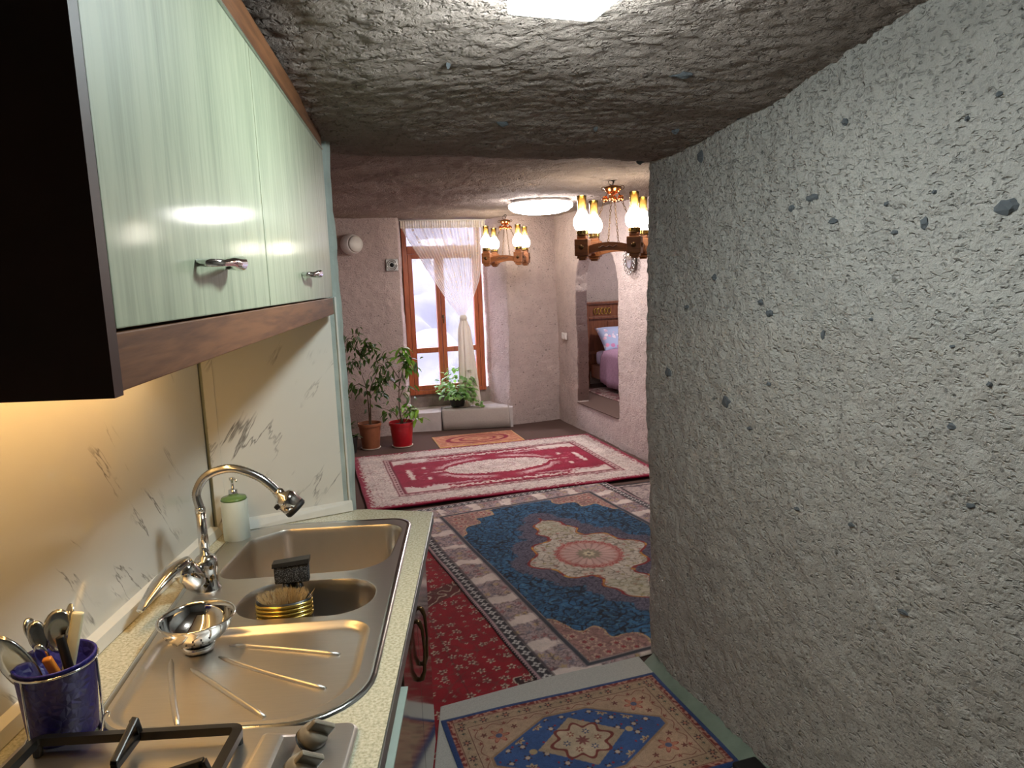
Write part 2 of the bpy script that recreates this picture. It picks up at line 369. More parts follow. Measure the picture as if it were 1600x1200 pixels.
def leafmat(name, c1, c2):
    m, nt, p = newmat(name); oi = N(nt, 'ShaderNodeObjectInfo'); c = ramp(nt, oi.outputs['Random'], [(0., lin(c1)), (1., lin(c2))])
    L(nt, c, p.inputs['Base Color']); p.inputs['Roughness'].default_value = .4
    out = nt.nodes['Material Output']; tr = N(nt, 'ShaderNodeBsdfTranslucent'); L(nt, mixc(nt, .5, c, lin((150, 200, 60))), tr.inputs[0])
    b = N(nt, 'ShaderNodeMixShader'); b.inputs[0].default_value = .3; L(nt, p.outputs[0], b.inputs[1]); L(nt, tr.outputs[0], b.inputs[2]); L(nt, b.outputs[0], out.inputs[0]); return m
M['leaf_dark'] = leafmat('ficus_leaf', (34, 56, 36), (72, 92, 56)); M['leaf_bright'] = leafmat('umbrella_leaf', (74, 124, 42), (148, 194, 74)); M['leaf_light'] = leafmat('pilea_leaf', (104, 158, 80), (178, 214, 138))
M['stem'] = plain('brown_stem', (92, 76, 58), .8); M['soil'] = plain('potting_soil', (52, 40, 32), .95, var=.3, vscale=120, bmp=.6)
M['pot_brown'] = plain('brown_plastic_pot', (150, 92, 62), .5); M['pot_red'] = plain('red_plastic_pot', (176, 20, 34), .35, coat=.3); M['pot_black'] = plain('black_pot', (30, 30, 30), .5)
M['saucer'] = plain('cream_saucer', (206, 188, 170), .5)
M['cloth_grey'] = plain('grey_runner_cloth', (176, 166, 158), .95, var=.05, vscale=60, bmp=.3, bscale=500)
M['headboard'] = wood('dark_walnut_bed', (84, 46, 32), (128, 78, 54), 2, 4., 10, .35, .3)
def floral():
    m, nt, p = newmat('floral_cotton'); v = coords(nt); vo = N(nt, 'ShaderNodeTexVoronoi'); vo.inputs['Scale'].default_value = 15; L(nt, v, vo.inputs['Vector']); sp = N(nt, 'ShaderNodeSeparateColor'); L(nt, vo.outputs['Color'], sp.inputs[0])
    f = math_(nt, 'LESS_THAN', math_(nt, 'MULTIPLY_ADD', noise(nt, v, 45, 2), .5, vo.outputs['Distance']), .62)
    fc = ramp(nt, sp.outputs[0], [(0., lin((226, 140, 176))), (.5, lin((240, 236, 244))), (1., lin((196, 120, 168)))])
    L(nt, mixc(nt, f, lin((168, 178, 212)), fc), p.inputs['Base Color']); p.inputs['Roughness'].default_value = .9; return m
M['floral'] = floral()
M['blanket'] = plain('mauve_blanket', (176, 138, 164), .95, var=.12, vscale=40, bmp=.4, bscale=150)
M['sheet'] = plain('lilac_sheet', (190, 180, 208), .9)
M['silver'] = plain('silver_ornament', (180, 176, 172), .25, .9, var=.1)
M['switch'] = plain('white_switch_plastic', (226, 220, 216), .4)
M['vent'] = plain('grey_metal_vent', (178, 178, 176), .35, .6)
M['sensor'] = plain('white_fixture_plastic', (218, 214, 210), .4)
M['snow'] = plain('pale_rock_slope', (77, 76, 85), .9, var=.3, vscale=1.2, bmp=.4, bscale=3)

# ================================================================== STRUCTURE
def smooth_path(pts, it=2):
    for _ in range(it):
        q = [pts[0]]
        for a, b in zip(pts[:-1], pts[1:]): q += [a*.75+b*.25, a*.25+b*.75]
        pts = q+[pts[-1]]
    return pts
def resample(pts, res):
    pts = np.array([(p[0], p[1]) for p in pts]); d = np.r_[0, np.cumsum(np.linalg.norm(np.diff(pts, axis=0), axis=1))]
    n = max(2, int(d[-1]/res)+1); s = np.linspace(0, d[-1], n)
    return np.stack([np.interp(s, d, pts[:, 0]), np.interp(s, d, pts[:, 1])], -1), s
def rock_disp(x, y, z, amp, fine):
    r = amp*(1.2*perlin(x*1.3, y*1.3, z*1.1)+.5*perlin(x*4.1, y*4.1, z*3.6+7))
    r = r+fine*(1.0*perlin(x*17, y*17, z*13)+.9*perlin(x*38, y*38, z*30+3)+.6*perlin(x*85, y*85, z*70+9))
    return r
def rock_wall(name, path, z0, z1, res, m, amp=.02, fine=.004, side=1, round_=2, hole=None, jamb=None, tex=None):
    P, s = resample(smooth_path([Vector(p) for p in path], round_), res); zs = np.linspace(z0, z1, int((z1-z0)/res)+1)
    t = np.gradient(P, axis=0); t /= np.linalg.norm(t, axis=1)[:, None]; n = np.stack([t[:, 1], -t[:, 0]], -1)*side
    S, Z = np.meshgrid(s, zs); mask = None; loop = None
    if hole is not None:
        outline = np.array(hole); ci = (S[:-1, :-1]+S[1:, 1:])/2; cz = (Z[:-1, :-1]+Z[1:, 1:])/2; ins = np.zeros(ci.shape, bool); j = len(outline)-1
        for i in range(len(outline)):
            c = ((outline[i, 1] > cz) != (outline[j, 1] > cz)); xx = (outline[j, 0]-outline[i, 0])*(cz-outline[i, 1])/(outline[j, 1]-outline[i, 1]+1e-12)+outline[i, 0]
            ins ^= c & (ci < xx); j = i
        mask = ~ins; pad = np.zeros((S.shape[0]+1, S.shape[1]+1), bool); pad[1:-1, 1:-1] = ins
        a = pad[1:, 1:].astype(int)+pad[:-1, 1:]+pad[1:, :-1]+pad[:-1, :-1]; bd = (a > 0) & (a < 4)
        dense = np.concatenate([np.linspace(outline[i-1], outline[i], 40) for i in range(len(outline))])
        for (r, c) in zip(*np.where(bd)):
            k = np.argmin((dense[:, 0]-S[r, c])**2+(dense[:, 1]-Z[r, c])**2); S[r, c], Z[r, c] = dense[k]
    x = np.interp(S, s, P[:, 0]); y = np.interp(S, s, P[:, 1]); nx = np.interp(S, s, n[:, 0]); ny = np.interp(S, s, n[:, 1])
    d = rock_disp(x, y, Z, amp, fine); G = np.stack([x+nx*d, y+ny*d, Z], -1)
    o = struct(link(name, grid_mesh(name, G, mask), m))
    if hole is not None and jamb:
        bm = bmesh.new(); bm.from_mesh(o.data)
        for q in [q for q in bm.verts if not q.link_faces]: bm.verts.remove(q)
        ed = [e for e in bm.edges if e.is_boundary and all(z0+.01 < q.co.z < z1-.01 for q in e.verts)]
        ed = [e for e in ed if all(.02 < (Vector((q.co.x, q.co.y))-Vector(P[0])).length and .02 < (Vector((q.co.x, q.co.y))-Vector(P[-1])).length for q in e.verts)]
        for st in range(8):
            r = bmesh.ops.extrude_edge_only(bm, edges=ed); vs = [g for g in r['geom'] if isinstance(g, bmesh.types.BMVert)]
            for q in vs:
                k = .006*math.sin(q.co.z*23+st*2)+.004*math.sin(q.co.z*57+st)
                q.co += Vector(jamb)/8+Vector((-UY, UX, 0))*k*.5
            ed = [g for g in r['geom'] if isinstance(g, bmesh.types.BMEdge) and all(q in vs for q in g.verts)]
        bmesh.ops.recalc_face_normals(bm, faces=bm.faces); bm.to_mesh(o.data); bm.free(); o.data.polygons.foreach_set('use_smooth', [True]*len(o.data.polygons))
    return o

# ---- ceiling: kitchen vault dipping to a lip, then the main room's higher vault
_w = [-3, .9, 1.46, 1.75, 2.0, 2.35, 2.76, 2.85, 3.0, 3.3, 4, 8, 10]; _z = [2.34, 2.25, 2.185, 2.145, 2.10, 2.068, 2.066, 2.085, 2.15, 2.215, 2.245, 2.335, 2.35]
def ceil_z(x, y): return np.interp(y-.30*(x-.64), _w, _z)
xs = np.arange(-2.75, 2.4, .0125); ys = np.r_[np.arange(-1.75, .6, .05), np.arange(.6, 3.0, .009), np.arange(3.0, 8.6, .03)]
CX, CY = np.meshgrid(xs, ys); wv = CY-.30*(CX-.64)
cz = (ceil_z(CX, CY)+ceil_z(CX, CY-.05)+ceil_z(CX, CY+.05))/3
kz = 1-sstep(2.6, 3.1, wv)
wx = CX+.02*perlin(CX*7, CY*7, 4.); wy = CY+.012*perlin(CX*9, CY*9, 9.)
chis = .45*perlin(wx*8, wy*20, 1.)+.9*perlin(wx*19, wy*46, 5.)+.8*perlin(wx*38, wy*80, 2.)
cz += kz*(.0052*chis+.004*perlin(CX*5, CY*7, 6.)+.03*np.exp(-((CX-.2)/.5)**2)*sstep(1.3, 1.9, wv)*(1-sstep(2.2, 2.72, wv)))+(1-kz)*(.006*perlin(CX*20, CY*20)+.005*perlin(CX*42, CY*42, 3.)+.012*perlin(CX*3, CY*3))
cz += .012*perlin(CX*2.1, CY*2.1, 8.)-.012
uu_ = (CX-K.x)*UX+(CY-K.y)*UY; cmask = ~((uu_ > .14) & (CY > 3.6))[:-1, :-1]
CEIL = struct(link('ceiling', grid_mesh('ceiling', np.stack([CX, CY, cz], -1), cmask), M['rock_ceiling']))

# ---- floor
struct(MB().box((-.1, 3.4, -.03), (6.4, 10.6, .06)).build('floor', M['brown_carpet']), 'dark brown carpeted floor')

# ---- walls
RW0 = Vector((.641, 2.806)); RWD = Vector((-.257, .9664)).normalized()
rw = RW0-RWD*4.5
WR = rock_wall('wall_right', [rw, RW0-RWD*2.4, RW0-RWD*.25, RW0-RWD*.03, RW0+Vector((.05, .07)), RW0+Vector((.25, .12)), (2.35, 3.3)], 0, 2.5, .0075, M['rock_kitchen'], .016, .0052, -1, 2)
rock_wall('wall_main_left', [(-.80, 2.16), (-1.15, 2.36), (-2.5, 7.05), (-2.45, 7.25)], 0, 2.6, .04, M['rock_main'], .02, .004)
rock_wall('wall_window_left', [(-2.6, 7.10), (-1.4, 7.46), (-.865, 7.61), (-.857, 7.66), (-.877, 8.10)], 0, 2.6, .014, M['rock_main'], .012, .004, 1, 1)
rock_wall('wall_window_right', [(.015, 8.36), (.035, 8.235), (.27, 7.86), (.31, 7.855), (.60, 7.96), (.83, 8.045), (.93, 8.10)], 0, 2.6, .014, M['rock_main'], .010, .004, 1, 1)
rock_wall('wall_window_below', [(-.92, 8.005), (.05, 8.25)], 0, .40, .03, M['niche'], .006, .004, 1, 0)
hole = [(.72+.567, .28), (.72+1.60, .28), (.72+1.60, 1.50)]+[(.72+1.083+.517*math.cos(a), 1.50+.48*math.sin(a)) for a in np.linspace(.15, math.pi-.15, 16)]+[(.72+.567, 1.50)]
rock_wall('wall_main_right', [uv(0, .72).xy, uv(0, -1.6).xy, uv(0, -5.2).xy], 0, 2.6, .015, M['rock_main'], .014, .004, -1, 0, hole, U*.13)
rock_wall('wall_back', [(-.95, -1.55), (1.9, -1.5)], 0, 2.5, .04, M['rock_kitchen'], .02, .004, -1, 0)
# kitchen left wall and the short partition that ends the kitchen
struct(MB().box((-.90, .30, 1.2), (.12, 3.8, 2.4)).build('wall_left', M['plaster'])); WL = bpy.data.objects['wall_left']
_a = Vector((-.835, 2.075)); _b = Vector((-.44, 2.255)); _d = (_b-_a).normalized(); _n = Vector((_d.y, -_d.x))
bm = bmesh.new(); nz = 60; Q = []
for k in range(nz+1):
    z = 2.14*k/nz; e = .007*float(perlin(z*5, .3))+.004*float(perlin(z*17, 4.3))+.003*float(perlin(z*40, 2.))
    p = _b+_d*e
    Q.append([bm.verts.new((q.x, q.y, z)) for q in (_a, p-_d*.014, p-_n*.012, p-_n*.075-_d*.01, _a-_n*.09)])
for k in range(nz):
    for i in range(5): bm.faces.new((Q[k][i], Q[k][(i+1) % 5], Q[k+1][(i+1) % 5], Q[k+1][i]))
bm.faces.new(Q[-1]); bmesh.ops.recalc_face_normals(bm, faces=bm.faces); me = bpy.data.meshes.new('wall_partition'); bm.to_mesh(me); bm.free()
WP = struct(link('wall_partition', me, M['plaster'], smooth=False), 'rough grey green plaster partition at the end of the counter')
# marble panels with a corner strip (pieces of these walls)
for y0, y1 in ((-1.2, .62), (.623, 2.055)): MB().box((-.834, (y0+y1)/2, 1.22), (.012, y1-y0, .64+.1), bev=.0015).build('marble_panel', M['marble'], WL)
ang = math.atan2(_d.y, _d.x); mid = (_a+_b)/2
pc = _a+_d*.205+_n*.006
MB().box((0, 0, 0), (.37, .012, .74), bev=.0015).build('marble_panel', M['marble_end'], WP, loc=(pc.x, pc.y, 1.22), rot=(0, 0, ang))
pc = _a+_d*.022+_n*.013
MB().box((0, 0, 0), (.030, .008, .74), bev=.002).build('corner_strip', M['marble_end'], WP, loc=(pc.x, pc.y, 1.22), rot=(0, 0, ang))
pc = _b-_d*.024+_n*.004
MB().box((0, 0, 0), (.006, .008, .74), bev=.001).build('edge_profile', M['white_trim'], WP, loc=(pc.x, pc.y, 1.22), rot=(0, 0, ang))
# splash trims along the worktop
m_ = MB()
m_.add([(-.828, -1., .902), (-.806, -1., .902), (-.812, -1., .926), (-.828, -1., .936), (-.828, 2.03, .902), (-.806, 2.06, .902), (-.812, 2.05, .926), (-.828, 2.03, .936)], [(0, 1, 2, 3), (4, 7, 6, 5), (0, 4, 5, 1), (1, 5, 6, 2), (2, 6, 7, 3), (3, 7, 4, 0)])
struct(m_.build('trim_1', M['white_trim']), 'white sealing strip along the back of the worktop')
p0 = _a+_d*.03+_n*.012; p1 = _b-_d*.02+_n*.012; q0 = p0+_n*.022; q1 = p1+_n*.018
struct(MB().add([(p0.x, p0.y, .902), (p1.x, p1.y, .902), (q1.x, q1.y, .902), (q0.x, q0.y, .902), (p0.x, p0.y, .934), (p1.x, p1.y, .934), ((p1+_n*.01).x, (p1+_n*.01).y, .928), ((p0+_n*.01).x, (p0+_n*.01).y, .928)], [(0, 3, 2, 1), (4, 5, 6, 7), (0, 1, 5, 4), (3, 7, 6, 2), (1, 2, 6, 5), (0, 4, 7, 3)]).build('trim_2', M['white_trim']), 'white sealing strip below the end marble panel')
# plaster fillet along the foot of the right wall
fil = []
for k in range(40):
    t = k/39; c = RW0-RWD*(.06+t*3.9); i_ = c-Vector((.9664, .257))*(.055+.02*t)+Vector((.9664, .257))*.004*math.sin(k*1.7); o_ = c+Vector((.9664, .257))*.03
    fil.append([(i_.x, i_.y, .0), (i_.x+.008, i_.y, .012), ((i_.x*.6+o_.x*.4), (i_.y*.6+o_.y*.4), .03), (o_.x, o_.y, .06), (o_.x, o_.y, 0)])
struct(MB().loft(fil, True, True).build('baseboard_right', plain('green_cement', (122, 134, 120), .9, var=.12, vscale=14, bmp=.5, bscale=60), smooth=True), 'grey green plaster fillet along the foot of the rock wall')
# window bench
struct(MB().add([(-.87, 7.69, 0), (.29, 7.74, 0), (.30, 8.34, 0), (-.87, 8.10, 0), (-.87, 7.70, .20), (.29, 7.75, .22), (.30, 8.34, .22), (-.87, 8.10, .215)], [(0, 3, 2, 1), (4, 5, 6, 7), (0, 1, 5, 4), (1, 2, 6, 5), (2, 3, 7, 6), (3, 0, 4, 7)]).build('trim_3', M['bench']), 'low whitewashed plaster bench below the window')
# dark stones embedded in the rock, pieces of wall and ceiling
def stone_mesh(seed):
    bm = bmesh.new(); bmesh.ops.create_icosphere(bm, subdivisions=2, radius=1); r = random.Random(seed); a, b = r.random()*9, r.random()*9
    for q in bm.verts: q.co *= 1+.45*float(perlin(q.co.x*1.6+a, q.co.y*1.6+b, q.co.z*1.6))
    me = bpy.data.meshes.new('embedded_stone'); bm.to_mesh(me); bm.free(); me.materials.append(M['clast']); me.polygons.foreach_set('use_smooth', [False]*len(me.polygons)); return me
SM = [stone_mesh(k) for k in range(5)]
WN = Vector((-.9664, -.257, 0))
WALL_STONES = [(-1.498, 1.728, 0.0282, 0.0147), (-1.305, 1.71, 0.0115, 0.0139), (-0.949, 1.809, 0.0217, 0.01), (-1.029, 1.74, 0.0157, 0.0073), (-1.224, 1.698, 0.0091, 0.0058), (-1.197, 1.766, 0.0084, 0.0059), (-0.749, 1.528, 0.0149, 0.0086), (-0.791, 1.498, 0.0129, 0.0112), (-0.515, 1.605, 0.0127, 0.0104), (-0.216, 1.257, 0.0187, 0.0183), (-0.591, 1.209, 0.0228, 0.0212), (-1.171, 1.495, 0.0098, 0.0046), (-1.399, 1.447, 0.0076, 0.0041), (-1.403, 1.273, 0.0108, 0.007), (-0.796, 1.288, 0.0103, 0.0067), (-0.701, 1.136, 0.013, 0.0071), (-0.399, 2.005, 0.0235, 0.0229), (-0.613, 2.091, 0.0389, 0.0132), (-1.465, 1.943, 0.0074, 0.006), (-1.052, 1.981, 0.0088, 0.0093), (-1.398, 1.913, 0.0059, 0.0051), (-0.999, 1.444, 0.0071, 0.0137), (-1.463, 1.114, 0.0104, 0.0076), (-1.308, 0.806, 0.0156, 0.0055), (-1.326, 1.776, 0.0049, 0.0054), (-0.869, 1.791, 0.0092, 0.0087), (-0.922, 0.941, 0.0111, 0.0057), (-0.338, 1.504, 0.0126, 0.009), (-1.129, 0.962, 0.0102, 0.0051), (-1.489, 1.377, 0.0055, 0.0059)]
CEIL_STONES = [(0.534, 1.875, 0.031), (0.084, 2.176, 0.025), (0.637, 2.307, 0.015), (0.63, 2.778, 0.016), (-0.055, 1.719, 0.007), (0.376, 2.276, 0.01)]
for k, (t, z, a, b) in enumerate(WALL_STONES):
    c = RW0+RWD*t; d = float(rock_disp(c.x, c.y, z, .016, .0052)); p = Vector((c.x, c.y, z))+WN*(d-.0005)
    so = link('embedded_stone', SM[k % 5], None, WR, p, (0, 0, math.atan2(RWD.y, RWD.x)), None); so.scale = (a, .006+.15*min(a, b), b)
for k, (x, y, a) in enumerate(CEIL_STONES):
    z = float(cz[np.argmin(abs(ys-y)), np.argmin(abs(xs-x))]); so = link('embedded_stone', SM[(k+2) % 5], None, CEIL, (x, y, z), (0, 0, k), None); so.scale = (a, a*.55, .012)

# ---- window (french window, two leaves and a transom light)
WU = Vector((-.874, 8.012, 0)); W1 = struct(empty('window_1', WU, TH), 'tall cherry wood window with two leaves and a transom light')
ww = .90; z0w, z1w = .365, 2.385
def wbar(name, x0, x1, z0, z1, dy=.05, yo=0.): return MB().box(((x0+x1)/2, yo, (z0+z1)/2), (x1-x0, dy, z1-z0), bev=.006).build(name, M['red_wood'], W1)
wbar('frame_stile', 0, .055, z0w, z1w, .08); wbar('frame_stile', ww-.055, ww, z0w, z1w, .08); wbar('frame_rail', .055, ww-.055, z1w-.05, z1w, .08); wbar('frame_rail', .055, ww-.055, z0w, z0w+.05, .08); wbar('transom_rail', .055, ww-.055, 1.955, 2.04, .08)
mx = .405
for a, b in ((.057, mx), (mx+.004, ww-.057)):
    wbar('leaf_stile', a, a+.05, z0w+.052, 1.953, .05, -.012); wbar('leaf_stile', b-.045, b, z0w+.052, 1.953, .05, -.012)
    for za, zb in ((z0w+.052, z0w+.105), (.84, .90), (1.90, 1.953)): wbar('leaf_rail', a+.05, b-.045, za, zb, .05, -.012)
    for za, zb in ((z0w+.105, .84), (.90, 1.90)): MB().box(((a+b)/2, 0, (za+zb)/2), (b-a-.09, .008, zb-za)).build('pane', M['glass'], W1)
MB().box((ww/2, 0, 2.18), (ww-.1, .008, .28)).build('pane', M['glass'], W1)
MB().box((mx+.02, -.05, 1.25), (.02, .02, .035), bev=.004).tube([(mx+.02, -.06, 1.25), (mx+.02, -.075, 1.25), (mx+.02, -.075, 1.17)], .007, 8).build('handle', M['bronze'], W1, smooth=True)
# ---- outdoors: pale slope seen through the panes
gx, gy = np.meshgrid(np.linspace(-14, 10, 120), np.linspace(8.9, 30, 110)); gz = -1.6+.42*(gy-9)+1.1*perlin(gx*.3, gy*.3)+.5*perlin(gx*1.1, gy*1.1, 3.)
tag(link('hillside', grid_mesh('hillside', np.stack([gx, gy, gz], -1)), M['snow']), 'pale overexposed rocky slope outside the window', 'hillside')

# ---- bedroom behind the arched doorway
def uvbox(a0, a1, b0, b1, z0, z1, name, m, parent=None):
    c = uv((a0+a1)/2, (b0+b1)/2, (z0+z1)/2); return MB().box(c, (a1-a0, b1-b0, z1-z0), TH).build(name, m, parent)
struct(uvbox(.12, 3.2, -3.2, .62, .0, .285, 'floor_bedroom', M['brown_carpet']), 'brown raised bedroom floor and doorway step')
rock_wall('wall_bedroom_back', [uv(.05, .62).xy, uv(3.2, .62).xy], .2, 2.6, .03, M['rock_main'], .01, .004, 1, 0)
rock_wall('wall_bedroom_right', [uv(3.1, .7).xy, uv(3.1, -3.2).xy], .2, 2.6, .06, M['rock_main'], .01, .004, 1, 0)
rock_wall('wall_bedroom_front', [uv(.05, -3.1).xy, uv(3.2, -3.1).xy], .2, 2.6, .06, M['rock_main'], .01, .004, -1, 0)
struct(uvbox(.05, 3.2, -3.2, .72, 2.5, 2.56, 'ceiling_bedroom', M['rock_main']))

# ================================================================== KITCHEN
# ---- wall cabinet
A = Vector((-.306, .587)); Bp = Vector((-.455, 2.201)); ce = (Bp-A).normalized(); cang = math.atan2(ce.y, ce.x)-math.pi/2; clen = (Bp-A).length-.012
WC = thing('wall_cabinet', 'walnut wall cabinet with two pale green flip-up doors above the sink', 'cabinet', (A.x, A.y, 1.54), cang)
def loc_(x, y): d = Vector((x, y))-A; return (d.dot(Vector((ce.y, -ce.x))), d.dot(ce))
bl0 = loc_(-.828, .60); bl1 = loc_(-.828, 2.05); bl2 = (Vector(loc_(_b.x, _b.y))+Vector((-.03, -.03)))
e0 = loc_(*( _a+_n*.016+_d*.04)); e1 = loc_(*(_b+_n*.016-_d*.06))
MB().prism([(-.024, .02), (-.024, clen-.02), (e1[0], min(e1[1], clen)), e0, bl0], .035, .545).build('carcass', M['walnut'], WC)
MB().prism([(.0, 0), (.0, .018), (bl0[0], bl0[1]+.02), (bl0[0], bl0[1]+.002)], -.004, .56).build('end_panel', M['dark_panel'], WC)
MB().prism([(-.024, .02), (-.024, clen-.02), (e1[0], min(e1[1], clen)), e0, bl0], .030, .0352).build('underside_reflector', M['white_trim'], WC)  # unseen white board added to bounce light onto the steel sink
split = .665; dz0, dz1 = .052, .482
for k, (y0, y1) in enumerate(((.022, split), (split+.004, clen-.002))):
    d = MB().box((-.011, (y0+y1)/2, (dz0+dz1)/2), (.02, y1-y0, dz1-dz0), bev=.0015).build('door', M['door_pale'], WC)
    hy = (y0+y1)/2+(-.012 if k == 0 else -.03); hz = dz0+.062 if k == 0 else dz0+.06
    h = MB(); pts = [(0, -.070, 0), (.016, -.068, 0), (.022, -.045, .0), (.022, 0, .003), (.022, .042, .002), (.014, .066, 0), (0, .068, 0)]
    h.tube([(x, hy+y, hz+z) for x, y, z in pts], [.0045, .005, .0045, .006, .0105, .007, .005], 10)
    h.build('handle', M['chrome'], d, smooth=True)
MB().box((-.012, clen/2+.005, .515), (.022, clen-.02, .058), bev=.002).build('cornice', M['walnut'], WC)
MB().box((-.010, clen/2+.008, .024), (.018, clen-.018, .05), bev=.0015).build('valance', M['walnut'], WC)
MB().box((-.0, clen/2, .484), (.006, clen-.02, .003)).build('cornice_bead', M['alu'], WC)
# ---- warm light bar below it
LB = thing('under_cabinet_light', 'warm light bar mounted below the wall cabinet', 'light', (-.70, 1.2, 1.556), math.radians(2))
MB().box((0, 0, .010), (.03, 1.1, .014), bev=.003).build('housing', M['alu'], LB); MB().box((0, 0, .001), (.02, 1.08, .006), bev=.002).build('diffuser', M['led'], LB)

# ---- sink outlines
OUT = rpoly([(-.69, 1.085), (-.222, 1.083), (-.243, 2.122), (-.655, 2.118), (-.772, 2.045), (-.775, 1.75)], [.10, .15, .07, .06, .06, .5])
B1 = rpoly([(-.705, 1.705), (-.282, 1.735), (-.265, 2.065), (-.62, 2.062), (-.70, 1.985)], [.06, .10, .06, .06, .05])
B2 = rpoly([(-.60, 1.480), (-.283, 1.485), (-.283, 1.675), (-.585, 1.672)], [.085, .09, .09, .085])
DR = rpoly([(-.665, 1.112), (-.262, 1.112), (-.272, 1.455), (-.705, 1.438)], [.07, .13, .06, .05])
# ---- worktop
WT = [(-.828, -1.0), (-.188, -1.0), (-.188, 2.176), (-.405, 2.235), (-.44, 2.235), (-.828, 2.058)]
hl = offset(OUT, -.012); zt, zb = .900, .866
vs, fs = flat_with_holes(WT, [hl], zt); m_ = MB().add(vs, fs); vs2, fs2 = flat_with_holes(WT, [hl], zb); m_.add(vs2, [f[::-1] for f in fs2])
m_.loft([[(x, y, zt) for x, y in WT], [(x, y, zb) for x, y in WT]]); m_.loft([[(x, y, zt) for x, y in hl], [(x, y, zb) for x, y in hl]])
wt = tag(m_.build('countertop', M['worktop']), 'cream speckled laminate countertop around the steel sink', 'countertop')
MB().box((-.1865, .588, .883), (.004, 3.172, .032), bev=.001).build('edge_band', M['alu'], wt)
# ---- sink
SK = thing('kitchen_sink', 'stainless steel one and a half bowl sink with fan ribbed drainer', 'sink', (0, 0, .9005))
def lift(poly, z): return [(x, y, z) for x, y in poly]
m_ = MB().loft([lift(offset(OUT, .000), 0.), lift(offset(OUT, -.002), .004), lift(offset(OUT, -.008), .0055), lift(offset(OUT, -.014), .004)])
OI = offset(OUT, -.014); m_.build('rim', M['chrome_soft'], SK, smooth=True)
vs, fs = flat_with_holes(OI, [offset(B1, .006), offset(B2, .006), offset(DR, .006)], .004); MB().add(vs, fs).build('deck', M['steel'], SK)
def bowl(name, poly, depth, m):
    lp = [lift(offset(poly, .006), .004), lift(offset(poly, .003), .0035), lift(offset(poly, .0), -.002)]
    for t in np.linspace(.1, 1, 7): lp.append(lift(offset(poly, -.014*t), -.002-(depth-.03)*t))
    for a in np.linspace(.2, math.pi/2, 5): lp.append(lift(offset(poly, -.014-.03*math.sin(a)), -depth+.028-.03*(1-math.cos(a))))
    o = MB().loft(lp, cap1=True).build(name, m, SK, smooth=True); o.data.set_sharp_from_angle(angle=math.radians(50))
    c = sum((Vector(p) for p in poly), Vector((0, 0)))/len(poly)
    MB().lathe([(.04, -.001), (.038, .0015), (.028, .0005), (.012, -.0005), (0.0, .0)], 24, (c.x, c.y, -depth+.0005)).build('drain', M['chrome'], o, smooth=True)
    return o
bowl('large_bowl', B1, .165, M['steel_bowl']); bowl('small_bowl', B2, .12, M['steel_bowl'])
lp = [lift(offset(DR, .006), .004), lift(offset(DR, .002), .003), lift(offset(DR, -.004), -.004), lift(offset(DR, -.010), -.008), lift(offset(DR, -.018), -.009)]
dr = MB().loft(lp, cap1=True).build('drainer', M['steel'], SK, auto=40)
for pts in ([(-.555, 1.395), (-.45, 1.372), (-.315, 1.332)], [(-.56, 1.35), (-.44, 1.27), (-.318, 1.213)], [(-.60, 1.31), (-.50, 1.22), (-.405, 1.135)], [(-.655, 1.35), (-.61, 1.24), (-.548, 1.125)]):
    q = [Vector((*p, -.0085)) for p in pts]; cv = [q[0]*(1-t)**2+q[1]*2*t*(1-t)+q[2]*t*t for t in np.linspace(0, 1, 12)]
    MB().tube(cv, [.002]+[.0055]*10+[.004], 10).build('drainer_rib', M['steel'], dr, smooth=True)
# ---- faucet
FA = thing('faucet', 'chrome kitchen faucet with flexible arched neck and lever handle', 'faucet', (-.695, 1.655, .9045))
MB().lathe([(.031, 0), (.031, .006), (.026, .010), (.0255, .05), (.027, .055), (.027, .075), (.020, .085), (.013, .090)], 24).build('body', M['chrome'], FA, smooth=True)
R = Matrix.Rotation(math.radians(38), 3, Vector((.85, -.45, 0)).normalized())
MB().lathe([(.024, -.03), (.028, 0), (.029, .03), (.026, .045), (.015, .055), (0, .057)], 24, (-.018, -.035, .045), R).build('cartridge', M['chrome'], FA, smooth=True)
lv = []
for t in np.linspace(0, 1, 10):
    c = Vector((-.02, -.05, .094)).lerp(Vector((-.065, -.20, .045)), t)+Vector((0, 0, .018*math.sin(t*3.1))); w = .007+.014*math.sin(.5+t*2.5); h = .012*(1-.55*t); s = Vector((.95, -.3, 0)); lv.append([tuple(c+s*(w*math.cos(a))+Vector((0, 0, h*math.sin(a)))) for a in np.linspace(0, 2*math.pi, 13)[:-1]])
MB().loft(lv, True, True).build('lever', M['chrome'], FA, smooth=True)
MB().tube([(0, 0, .08), (0, 0, .20)], .0115, 16).lathe([(.0125, .195), (.0125, .205), (.0115, .207)], 16).build('riser', M['chrome'], FA, smooth=True)
ctl = [Vector(p) for p in ((0, 0, .18), (0, 0, .205), (-.004, 0, .245), (.024, .004, .284), (.080, .010, .296), (.140, .016, .270), (.182, .020, .228), (.21, .022, .195))]
arc = []
for i in range(1, 6):
    for k in range(18):
        t = k/18; a, b, c, d = ctl[i-1:i+3]; arc.append(.5*((2*b)+(c-a)*t+(2*a-5*b+4*c-d)*t*t+(3*b-a-3*c+d)*t**3))
rr = [.0098+(.0010 if k % 2 else -.0004) for k in range(90)]
MB().tube(arc, rr, 14).build('flexible_neck', M['chrome_soft'], FA, smooth=True)
e = arc[-1]; dv = (arc[-1]-arc[-4]).normalized(); R = Vector((0, 0, 1)).rotation_difference(dv).to_matrix()
hd = MB().lathe([(.012, -.004), (.014, .002), (.014, .012), (.025, .016), (.027, .03), (.027, .052)], 24, e, R).build('spray_head', M['chrome'], FA, smooth=True)
